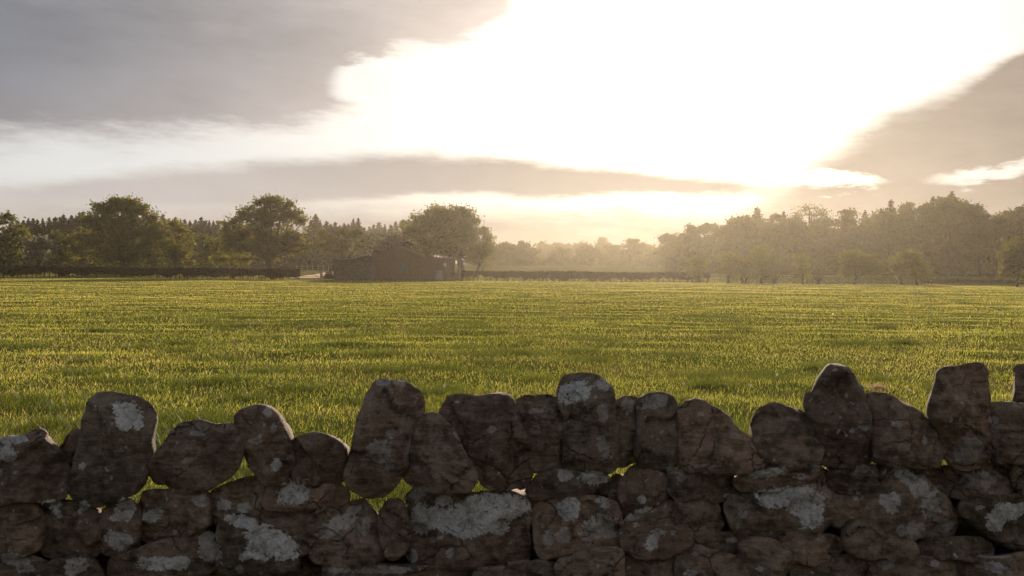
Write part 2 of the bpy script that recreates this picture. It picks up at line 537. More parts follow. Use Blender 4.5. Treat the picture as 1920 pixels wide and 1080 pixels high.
# lichen patches: zoom, cx, cy, rx, ry, rotation(deg), strength
LICHEN = []
for z, rows in {
    1: [(615, 300, 74, 66, 10, 1), (600, 360, 40, 24, 0, 1), (665, 345, 26, 30, 0, .9), (60, 425, 80, 22, -5, .9), (20, 490, 60, 44, 20, .9), (395, 550, 20, 22, 0, .9), (1330, 540, 30, 32, 0, 1), (1240, 430, 42, 14, 0, .6), (1290, 290, 22, 30, 0, .6), (1320, 370, 16, 24, 0, .5),
        (605, 760, 52, 56, 20, 1), (560, 800, 40, 16, 0, .9), (530, 890, 30, 36, 0, .8), (580, 910, 60, 44, 0, .7), (740, 785, 56, 34, -35, .9), (970, 715, 44, 32, 0, .5), (845, 870, 18, 14, 0, .6), (750, 890, 14, 12, 0, .6), (1075, 740, 38, 30, 0, .6), (1175, 750, 36, 26, 0, .6),
        (1415, 685, 82, 58, 0, 1), (1165, 815, 88, 32, 15, 1), (1290, 900, 112, 62, 20, 1), (1370, 950, 80, 56, 0, 1), (1250, 960, 66, 44, 20, 1), (1180, 990, 30, 20, 0, .7), (1155, 1050, 20, 20, 0, .6), (750, 1020, 88, 36, 0, .95), (860, 1025, 56, 38, -10, .8), (1000, 905, 46, 40, -20, .6), (1010, 965, 58, 52, 0, .55),
        (70, 1000, 80, 30, 10, .6), (120, 1045, 50, 22, 0, .5), (360, 1030, 64, 44, -20, .55), (250, 735, 50, 24, -10, .8), (278, 778, 28, 20, 40, .8), (402, 742, 30, 26, 0, .75), (385, 775, 10, 10, 0, .7), (950, 395, 40, 14, 0, .4), (910, 520, 40, 14, -20, .4)],
    2: [(400, 830, 88, 38, -28, .75), (345, 875, 62, 22, -10, .7), (520, 835, 40, 40, 0, .5), (470, 760, 40, 20, -20, .5), (1120, 755, 190, 74, -4, 1), (930, 800, 150, 56, 0, 1), (800, 800, 54, 84, 5, .9), (1260, 745, 54, 56, 0, 1), (1000, 850, 120, 50, 5, 1), (905, 715, 44, 26, 0, .8), (775, 685, 42, 26, 0, .6), (1160, 850, 60, 36, 0, .9),
        (760, 985, 22, 32, 0, .7), (935, 970, 24, 24, 0, .6), (860, 905, 20, 16, 0, .5), (590, 480, 64, 56, 0, .35), (655, 390, 28, 26, 0, .45), (610, 145, 34, 20, 0, .6), (700, 150, 40, 16, 0, .4), (965, 395, 12, 36, -30, .5), (970, 242, 14, 10, 0, .7), (1140, 370, 30, 16, 0, .3), (1350, 375, 30, 22, 0, .45), (640, 540, 24, 40, 0, .4), (600, 1050, 160, 20, 0, .5), (400, 1050, 60, 22, 0, .5)],
    3: [(315, 190, 60, 52, -25, 1), (245, 195, 20, 56, 15, .8), (268, 240, 20, 24, 0, .8), (440, 155, 36, 34, 20, .6), (110, 285, 80, 12, -5, .6), (110, 372, 26, 20, 0, .5), (255, 595, 38, 30, 5, .8), (392, 605, 78, 34, 4, 1), (268, 760, 60, 54, 10, .95), (300, 720, 28, 22, 0, .9), (420, 830, 84, 50, -10, .8), (375, 870, 46, 64, 10, .7), (440, 735, 40, 40, 0, .6), (250, 890, 40, 44, 0, .5), (175, 900, 26, 50, 0, .5), (520, 868, 12, 12, 0, .9), (470, 880, 40, 20, 0, .7), (440, 450, 30, 60, -10, .4), (440, 290, 26, 50, 0, .4),
        (625, 708, 22, 24, 0, .95), (615, 780, 84, 22, -22, .7), (675, 920, 36, 38, 10, .95), (705, 872, 36, 20, 0, .8), (775, 870, 20, 14, 0, .7), (598, 832, 13, 12, 0, .8), (1330, 690, 160, 40, -2, 1), (1430, 720, 82, 66, 10, 1), (1440, 790, 62, 60, 30, 1), (1250, 720, 66, 36, 25, .95), (1360, 755, 60, 26, 20, .9), (1110, 785, 26, 24, 0, .7), (1084, 840, 14, 14, 0, .8), (1045, 695, 24, 16, 0, .5), (1394, 850, 12, 12, 0, .9), (1250, 870, 10, 10, 0, .6), (1240, 582, 100, 22, -6, .75), (1390, 600, 40, 14, 0, .5), (1460, 560, 50, 14, 5, .5), (690, 240, 80, 32, -14, .45), (560, 255, 40, 30, 0, .35), (910, 300, 16, 12, 0, .6), (860, 1066, 38, 18, 0, .85), (1196, 1046, 20, 14, 0, .85), (880, 972, 18, 14, 0, .5), (1060, 910, 30, 14, 0, .5), (770, 570, 26, 22, 0, .6), (820, 600, 24, 30, 0, .4), (930, 550, 100, 10, 0, .4)],
    4: [(830, 605, 84, 34, 28, .8), (885, 660, 66, 40, 30, .8), (945, 735, 48, 70, 10, .75), (745, 715, 50, 44, 20, .85), (755, 760, 28, 24, 0, .85), (590, 700, 30, 18, 0, .7), (800, 860, 26, 32, 10, .6), (715, 580, 10, 24, -20, .7), (1010, 830, 44, 36, 0, .45), (988, 652, 24, 12, 20, .95), (860, 850, 60, 30, 0, .4), (1290, 780, 96, 46, -18, .95), (1250, 830, 44, 44, 10, .9), (1350, 760, 60, 34, -10, .9), (1170, 750, 30, 14, 0, .6), (1160, 620, 90, 44, 0, .35), (720, 1025, 52, 26, 0, .5), (955, 1020, 22, 16, 0, .6), (1240, 1035, 40, 26, 0, .6), (1300, 1070, 34, 30, 0, .55), (1250, 985, 80, 12, 0, .4), (780, 352, 30, 20, 25, .6), (910, 428, 13, 26, -10, .7), (1130, 470, 84, 76, 0, .3), (1370, 575, 18, 16, 0, .8), (1240, 330, 26, 24, 0, .4), (620, 365, 30, 16, 0, .4), (610, 565, 40, 20, 0, .4)],
}.items():
    for r in rows:
        LICHEN.append((ZO[z][0] + r[0] / 2.572, ZO[z][1] + r[1] / 2.572, r[2] / 2.572, r[3] / 2.572, R(r[4]), r[5]))


def mat_stone():
    m, t = material("weathered_sandstone_with_lichen")
    tc = t.n('ShaderNodeTexCoord'); o = tc.outputs['Object']
    oi = t.n('ShaderNodeObjectInfo')
    off = t.n('ShaderNodeVectorMath', {0: o, 1: t.n('ShaderNodeCombineXYZ', {0: t.m('MULTIPLY', oi.outputs['Random'], 37.0), 1: t.m('MULTIPLY', oi.outputs['Random'], 11.0), 2: 0.0}).outputs[0]}, operation='ADD').outputs[0]
    fa = t.noise(off, 7, 7, 0.65); fb = t.noise(off, 28, 6, 0.7); fc = t.noise(off, 110, 4, 0.65)
    col = t.mix(t.step(fa, 0.36, 0.64), (0.110, 0.078, 0.058), (0.255, 0.185, 0.135))
    col = t.mix(t.m('MULTIPLY', t.step(fb, 0.48, 0.66), 0.75), col, (0.290, 0.225, 0.172))
    col = t.mix(t.m('MULTIPLY', t.step(fb, 0.46, 0.30), 0.8), col, (0.032, 0.024, 0.019))
    red = t.noise(off, 4, 3)
    col = t.mix(t.m('MULTIPLY', t.step(red, 0.55, 0.7), 0.5), col, (0.185, 0.105, 0.070))
    bed = t.noise(t.n('ShaderNodeMapping', {'Vector': off, 'Scale': (1.0, 1.0, 7.0), 'Rotation': (0.1, 0.25, 0.0)}).outputs[0], 9, 6, 0.7)
    col = t.mix(t.m('MULTIPLY', t.step(bed, 0.50, 0.62), 0.45), col, (0.33, 0.245, 0.185))
    col = t.mix(t.m('MULTIPLY', t.step(bed, 0.42, 0.34), 0.5), col, (0.060, 0.045, 0.036))
    crk = t.n('ShaderNodeTexVoronoi', {'Vector': t.mix(0.09, off, t.n('ShaderNodeTexNoise', {'Vector': off, 'Scale': 9.0, 'Detail': 5.0}).outputs[1]), 'Scale': 7.0}, feature='DISTANCE_TO_EDGE').outputs['Distance']
    crack = t.m('MULTIPLY', t.step(crk, 0.026, 0.0), t.step(t.noise(off, 3.5, 2), 0.55, 0.64))
    col = t.mix(t.m('MULTIPLY', crack, 0.55), col, (0.018, 0.014, 0.012))
    hs = t.n('ShaderNodeHueSaturation', {'Color': col, 'Value': t.m('ADD', 0.75, t.m('MULTIPLY', oi.outputs['Random'], 0.5))})
    col = hs.outputs[0]
    hv = t.m('FRACT', t.m('MULTIPLY', oi.outputs['Random'], 17.3))
    col = t.mix(t.m('MULTIPLY', t.step(hv, 0.55, 1.0), 0.55), col, t.mix(1.0, col, (1.08, 0.94, 0.90), 'MULTIPLY'))
    col = t.mix(t.m('MULTIPLY', t.step(hv, 0.45, 0.0), 0.6), col, t.mix(1.0, col, (0.88, 0.95, 0.92), 'MULTIPLY'))
    ms = t.n('ShaderNodeSeparateXYZ', {0: t.n('ShaderNodeNewGeometry').outputs['Normal']}).outputs[2]
    moss = t.m('MULTIPLY', t.step(t.noise(off, 10, 5, 0.7), 0.54, 0.68), t.step(ms, -0.1, 0.7))
    col = t.mix(t.m('MULTIPLY', moss, 0.75), col, (0.075, 0.085, 0.022))
    # crustose lichen: traced patches, ragged by noise, plus small spots
    la = t.n('ShaderNodeAttribute', attribute_name="lichen").outputs['Fac']
    ls = t.n('ShaderNodeAttribute', attribute_name="lichen_age").outputs['Fac']
    rag = t.m('ADD', t.m('MULTIPLY', t.m('SUBTRACT', fb, 0.5), 1.5), t.m('MULTIPLY', t.m('SUBTRACT', fc, 0.5), 1.0))
    patch = t.step(t.m('ADD', la, rag), 0.00, 0.05)
    holes = t.m('SUBTRACT', 1.0, t.m('MULTIPLY', t.step(t.noise(off, 60, 5, 0.75), 0.44, 0.34), 0.9))
    patch = t.m('MULTIPLY', t.m('MULTIPLY', patch, holes), ls)
    vor = t.n('ShaderNodeTexVoronoi', {'Vector': t.mix(0.03, off, t.n('ShaderNodeTexNoise', {'Vector': off, 'Scale': 40.0}).outputs[1]), 'Scale': 26.0, 'Randomness': 1.0})
    spot = t.m('MULTIPLY', t.step(vor.outputs['Distance'], 0.20, 0.14), t.step(t.noise(off, 6, 2), 0.50, 0.60))
    specks = t.m('MULTIPLY', t.step(t.noise(off, 48, 6, 0.8), 0.55, 0.66), t.m('MULTIPLY', t.step(fa, 0.38, 0.6), 0.6))
    lf = t.m('MAXIMUM', t.m('MAXIMUM', patch, t.m('MULTIPLY', spot, 0.6)), specks)
    lcol = t.mix(t.step(fc, 0.35, 0.65), (0.48, 0.465, 0.46), (0.70, 0.68, 0.66))
    lcol = t.mix(t.step(fb, 0.55, 0.35), lcol, (0.34, 0.34, 0.30))
    col = t.mix(lf, col, lcol)
    hgt = t.m('ADD', t.m('ADD', t.m('MULTIPLY', fb, 0.7), t.m('MULTIPLY', fc, 0.35)), t.m('SUBTRACT', t.m('ADD', t.m('MULTIPLY', lf, 0.12), t.m('MULTIPLY', bed, 0.6)), t.m('MULTIPLY', crack, 0.6)))
    b = t.n('ShaderNodeBump', {'Height': hgt, 'Strength': 1.0, 'Distance': 0.020})
    p = t.n('ShaderNodeBsdfPrincipled', {'Base Color': col, 'Roughness': 0.9, 'Normal': b.outputs[0]})
    p.inputs['Specular IOR Level'].default_value = 0.25
    t.n('ShaderNodeOutputMaterial', {'Surface': p.outputs[0]})
    return m


STONE = mat_stone()
RINGS_F = [0.0, 0.1, 0.2, 0.3, 0.4, 0.5, 0.6, 0.68, 0.76, 0.83, 0.89, 0.93, 0.96, 0.98, 0.993]
RINGS_B = [0.993, 0.96, 0.9, 0.8, 0.6, 0.3, 0.0]
YW = 3.55


def stone_mesh(name, poly, seed, Y=YW, half=0.2, tilt=1.0, e=0.24, nring=96, lay=0.0, swell=0.012, drop=0.0):
    rs = random.Random(seed)
    pts = [P(a, b, Y - half * 0.8) for a, b in poly]
    pts = [(p.x, p.z) for p in pts]
    # one corner-cutting pass, then even resampling
    q = []
    n = len(pts)
    for i in range(n):
        a, b = pts[i], pts[(i + 1) % n]
        q += [(a[0] * .88 + b[0] * .12, a[1] * .88 + b[1] * .12), (a[0] * .12 + b[0] * .88, a[1] * .12 + b[1] * .88)]
    q = np.array(q)
    seg = np.linalg.norm(np.roll(q, -1, 0) - q, axis=1)
    cum = np.concatenate(([0], np.cumsum(seg)))
    s = np.linspace(0, cum[-1], nring, endpoint=False)
    qx = np.interp(s, cum, np.append(q[:, 0], q[0, 0])); qz = np.interp(s, cum, np.append(q[:, 1], q[0, 1]))
    A = qx * np.roll(qz, -1) - np.roll(qx, -1) * qz
    cx = ((qx + np.roll(qx, -1)) * A).sum() / (3 * A.sum()); cz = ((qz + np.roll(qz, -1)) * A).sum() / (3 * A.sum())
    if A.sum() < 0: qx, qz = qx[::-1], qz[::-1]
    tx_, tz_ = np.roll(qx, -1) - np.roll(qx, 1), np.roll(qz, -1) - np.roll(qz, 1)
    tl_ = np.hypot(tx_, tz_) + 1e-9
    qx, qz = qx + tz_ / tl_ * swell, qz - tx_ / tl_ * swell
    ox, oz = qx - cx, qz - cz
    rad = float(np.sqrt(ox ** 2 + oz ** 2).mean())
    planes = []
    for _ in range(rs.randint(4, 7)):
        a = rs.uniform(0, 2 * math.pi); sl_ = rs.uniform(0.15, 0.7)
        planes.append((math.cos(a) * sl_, math.sin(a) * sl_, -half + rs.uniform(-0.005, 0.03) - sl_ * rad * rs.uniform(0.45, 0.85)))
    ta, tb = rs.uniform(-.12, .12) * tilt, rs.uniform(-.10, .06) * tilt
    taper = rs.uniform(0.5, 0.75)
    back_skew = 0.16 * cx + rs.uniform(-.05, .05) + {117: 0.26, 118: 0.30, 102: -0.10, 100: -0.08, 115: 0.08}.get(seed, 0.0)   # a few stones are skewed more to hide their sunlit sides
    rings = []
    verts = []
    for side, lst in ((-1, RINGS_F), (0, [1.0]), (1, RINGS_B)):
        for sc in lst:
            th = math.acos(min(1, sc ** (1 / e))) if sc < 1 else 0
            dep = side * half * math.sin(th) ** e
            if sc == 0.0:
                rings.append([len(verts)]); verts.append((0, dep, 0))
            else:
                rings.append(list(range(len(verts), len(verts) + nring)))
                verts += [(ox[k] * sc, dep, oz[k] * sc) for k in range(nring)]
    out = []
    sd = Vector((seed * 3.17, seed * 1.31, seed * 0.77))
    for (vx, vy, vz) in verts:
        if vy < 0:
            for (pa, pb, pc) in planes:
                vy = max(vy, pa * vx + pb * vz + pc)
            vy = min(vy, 0.0)
        fb_ = max(0.0, vy + half)
        # stones narrow, drop and skew towards the back, shaped to hide sunlit sides and tops
        kt = 1 - taper * fb_
        vx = vx * kt + fb_ * back_skew; vz = vz * kt - fb_ * (0.16 + drop)
        vy += ta * vx + tb * vz
        p = Vector((vx, vy, vz))
        n1 = noise.noise((p + sd) * 9); n2 = noise.noise((p + sd) * 26); n3 = noise.noise((p + sd) * 70)
        n4 = noise.noise((p * 14 + sd))
        # horizontal bedding ridges
        vd, vp = noise.voronoi(p * 6.0 + sd)
        cn = noise.cell_vector(vp[0] * 7.3)
        fac = (p * 6.0 + sd - vp[0]).dot(cn - Vector((.5, .5, .5)))
        lz = noise.noise(Vector((vx * 3, vy * 3, vz * 55)) + sd) if lay else 0
        dy = 0.018 * n1 + 0.010 * n2 + 0.005 * n3 + 0.065 * fac + lay * 0.010 * lz
        r = math.hypot(vx, vz) or 1
        k = 0.007 * n4 + 0.004 * n2 + 0.002 * n3 + lay * 0.006 * lz
        out.append((vx + vx / r * k, vy - dy, vz + vz / r * k))
    sizes, loops = [], []
    for a, b in zip(rings[:-1], rings[1:]):
        if len(a) == 1:
            for k in range(nring): loops += [a[0], b[k], b[(k + 1) % nring]]; sizes.append(3)
        elif len(b) == 1:
            for k in range(nring): loops += [a[k], b[0], a[(k + 1) % nring]]; sizes.append(3)
        else:
            for k in range(nring):
                loops += [a[k], b[k], b[(k + 1) % nring], a[(k + 1) % nring]]; sizes.append(4)
    # lichen field at the front vertices (signed, about -1..1)
    V = np.array(out)
    wp = V + np.array([cx, Y, cz])
    dv = wp - np.array(CAM)
    # back to traced coordinates on the wall plane
    fx = dv @ np.array(rt); fy = dv @ np.array(up); fz = dv @ np.array(fwd)
    d_plane = Y / np.maximum(dv[:, 1], 0.1)
    PX = 960 + F * fx / fz; PY = 540 - F * fy / fz
    fld = np.full(len(V), -1.0); age = np.zeros(len(V)); wsum = np.full(len(V), 1e-6)
    for (lx, ly, rx, ry, ro, st) in LICHEN:
        dx, dy = PX - lx, PY - ly
        ca, sa = math.cos(ro), math.sin(ro)
        e_ = 1 - np.sqrt(((dx * ca + dy * sa) / rx) ** 2 + ((-dx * sa + dy * ca) / ry) ** 2)
        w = np.exp(np.clip(e_, -2, 1) * 6)
        age += w * st; wsum += w
        fld = np.maximum(fld, e_)
    age /= wsum
    back = V[:, 1] > 0.05
    fld[back] = -1.0
    me = mesh_np(name, V, sizes, loops, True, {"lichen": np.clip(fld, -1, 1), "lichen_age": np.clip(age, 0, 1)})
    return me, Vector((cx, Y, cz))


COPING = [
    (1, [(-120, 470), (0, 418), (60, 402), (130, 395), (180, 372), (228, 378), (255, 420), (300, 470), (330, 530), (352, 590), (355, 640), (330, 690), (260, 715), (150, 705), (0, 722), (-120, 700)], "broad dark coping stone with pale lichen on its shoulder, at the frame's left edge", 0.0, .2),
    (1, [(296, 480), (322, 420), (360, 380), (400, 376), (430, 400), (430, 470), (415, 560), (385, 600), (345, 585), (315, 530)], "small brown stone wedged behind the tall stone with the square lichen patch", 0.16, .12),
    (1, [(480, 195), (560, 187), (640, 194), (690, 203), (738, 228), (760, 262), (763, 310), (752, 370), (742, 430), (738, 500), (728, 560), (712, 620), (680, 660), (640, 685), (580, 720), (500, 738), (430, 727), (375, 702), (352, 660), (358, 610), (376, 560), (390, 490), (403, 420), (418, 350), (433, 280), (448, 230)], "tall square-shouldered coping stone bearing one big square grey lichen patch", 0.0, .2),
    (1, [(732, 540), (770, 478), (810, 430), (845, 375), (890, 342), (950, 328), (1005, 335), (1060, 345), (1110, 341), (1148, 350), (1172, 390), (1187, 440), (1180, 500), (1160, 540), (1120, 580), (1085, 615), (1040, 640), (960, 657), (860, 662), (780, 657), (730, 635), (718, 592)], "squat rounded coping stone leaning right, its lower right corner over a grassy gap", 0.0, .2),
    (1, [(1148, 305), (1175, 275), (1215, 257), (1265, 249), (1305, 257), (1340, 288), (1365, 320), (1387, 360), (1402, 410), (1414, 460), (1420, 520), (1420, 580), (1400, 618), (1350, 625), (1295, 614), (1260, 580), (1225, 545), (1195, 515), (1180, 480), (1173, 430), (1163, 380), (1145, 345)], "egg-shaped coping stone tilted left with one round white lichen spot low down", 0.02, .19),
    (2, [(182, 415), (230, 390), (300, 383), (360, 399), (400, 428), (430, 460), (437, 500), (430, 560), (425, 605), (395, 637), (320, 640), (240, 632), (192, 614), (178, 560), (174, 480)], "small low round purplish coping stone between the egg-shaped one and the big leaning one", 0.02, .18),
    (2, [(560, 175), (585, 133), (610, 123), (690, 127), (740, 139), (790, 164), (813, 190), (816, 240), (806, 300), (782, 350), (752, 400), (737, 470), (722, 540), (702, 590), (672, 640), (642, 680), (602, 707), (550, 707), (500, 682), (448, 647), (427, 600), (438, 560), (460, 500), (480, 430), (495, 370), (510, 300), (525, 245), (543, 205)], "big oblong coping stone leaning right, narrow gaps of grass under its foot", -0.02, .21),
    (2, [(778, 345), (820, 303), (855, 286), (890, 300), (925, 335), (955, 375), (985, 430), (1010, 480), (1040, 530), (1070, 580), (1074, 607), (1042, 645), (985, 664), (930, 672), (860, 664), (790, 650), (735, 625), (714, 580), (720, 520), (735, 460), (755, 400)], "triangular brown coping stone leaning under the broad flat-topped stone", -0.03, .2),
    (2, [(866, 265), (880, 238), (910, 198), (940, 191), (1000, 199), (1060, 203), (1110, 199), (1160, 191), (1202, 199), (1232, 228), (1243, 265), (1264, 310), (1292, 370), (1317, 430), (1333, 490), (1338, 550), (1328, 608), (1290, 645), (1220, 660), (1150, 660), (1100, 645), (1078, 605), (1056, 550), (1028, 490), (998, 430), (965, 375), (930, 330), (890, 295)], "broad flat-topped coping stone tilted left against the triangular stone", 0.01, .2),
    (2, [(1238, 257), (1260, 229), (1300, 211), (1360, 209), (1410, 204), (1450, 214), (1474, 240), (1492, 290), (1497, 360), (1497, 450), (1495, 545), (1472, 580), (1400, 585), (1340, 570), (1328, 500), (1315, 430), (1293, 370), (1263, 310)], "short coping stone with a pale bedding line, left beside the domed stone", 0.04, .19),
    (3, [(220, 218), (229, 160), (249, 110), (285, 84), (335, 78), (390, 91), (440, 124), (477, 160), (487, 210), (490, 290), (494, 370), (507, 440), (514, 500), (508, 555), (450, 575), (370, 575), (290, 572), (258, 555), (256, 460), (255, 370), (257, 290), (236, 250)], "tall domed coping stone with white lichen near its top", -0.02, .21),
    (3, [(492, 242), (540, 221), (600, 214), (618, 250), (615, 300), (608, 380), (598, 470), (592, 515), (562, 525), (520, 540), (503, 470), (492, 380), (488, 300)], "narrow upright coping stone right beside the tall domed one", 0.02, .18),
    (3, [(604, 217), (660, 194), (720, 188), (762, 204), (788, 240), (798, 280), (799, 360), (799, 450), (797, 530), (770, 562), (690, 568), (620, 550), (592, 525), (595, 450), (605, 370), (610, 290)], "upright coping stone with a pale slanting top, left beside the long wedge", 0.0, .2),
    (3, [(793, 257), (820, 224), (860, 217), (910, 229), (960, 264), (1010, 289), (1050, 319), (1085, 364), (1125, 404), (1160, 434), (1202, 470), (1222, 520), (1195, 565), (1100, 570), (1000, 570), (900, 565), (820, 558), (793, 510), (793, 400), (794, 320)], "long smooth wedge-shaped coping stone sloping down to the right", -0.01, .21),
    (3, [(1147, 300), (1158, 265), (1200, 249), (1235, 239), (1280, 254), (1340, 267), (1390, 284), (1440, 309), (1475, 340), (1482, 420), (1482, 490), (1468, 540), (1380, 552), (1300, 556), (1225, 552), (1200, 510), (1175, 460), (1142, 400)], "blocky knee-high coping stone between the wedge and the tall pointed stone", 0.0, .2),
    (4, [(425, 44), (470, 49), (515, 69), (545, 99), (560, 130), (591, 160), (597, 200), (617, 240), (632, 280), (644, 340), (652, 420), (652, 490), (625, 535), (540, 542), (460, 537), (396, 528), (386, 450), (382, 370), (368, 320), (333, 290), (315, 250), (323, 205), (353, 180), (373, 140), (394, 90)], "tall pointed coping stone with notched right shoulder, highest of the right half", -0.01, .21),
    (4, [(608, 208), (640, 191), (690, 194), (740, 209), (790, 239), (840, 264), (885, 299), (922, 335), (948, 380), (964, 430), (978, 490), (970, 535), (880, 543), (790, 543), (700, 538), (652, 520), (645, 430), (642, 350), (629, 280), (614, 240)], "sloping coping stone with a tuft of wool on its top", 0.0, .2),
    (4, [(918, 72), (960, 54), (1010, 54), (1060, 59), (1100, 44), (1150, 43), (1177, 70), (1178, 130), (1178, 200), (1188, 250), (1208, 310), (1225, 380), (1229, 450), (1219, 512), (1160, 545), (1090, 558), (1030, 552), (985, 527), (970, 450), (957, 390), (938, 350), (917, 320), (897, 270), (890, 200), (902, 150), (915, 110)], "tall square-topped pillar-like coping stone with layered rough top", -0.02, .21),
    (4, [(1340, 72), (1389, 62), (1450, 68), (1465, 240), (1450, 320), (1350, 320), (1320, 240), (1330, 150)], "slim upright stone cut off by the frame's right edge", 0.14, .14),
    (4, [(1184, 245), (1240, 234), (1310, 239), (1389, 249), (1480, 262), (1490, 400), (1480, 520), (1389, 532), (1300, 537), (1232, 522), (1224, 440), (1213, 370), (1196, 300)], "low layered coping stone at the frame's right edge, crumbling along its top", 0.0, .2),
]
GC = "coping stones set on edge along the wall top"
STONES = []
for i, (z, poly, label, off, half) in enumerate(COPING):
    lay = 1.0 if i in (17, 19, 9) else 0.25
    me, c = stone_mesh("coping_stone", zp(z, poly), 100 + i, YW + half - 0.2 + off, half, 0.8, lay=lay)
    o = link("coping_stone", me, STONE, loc=c)
    STONES.append((me, c))
    tag(o, label, "coping stone", GC)

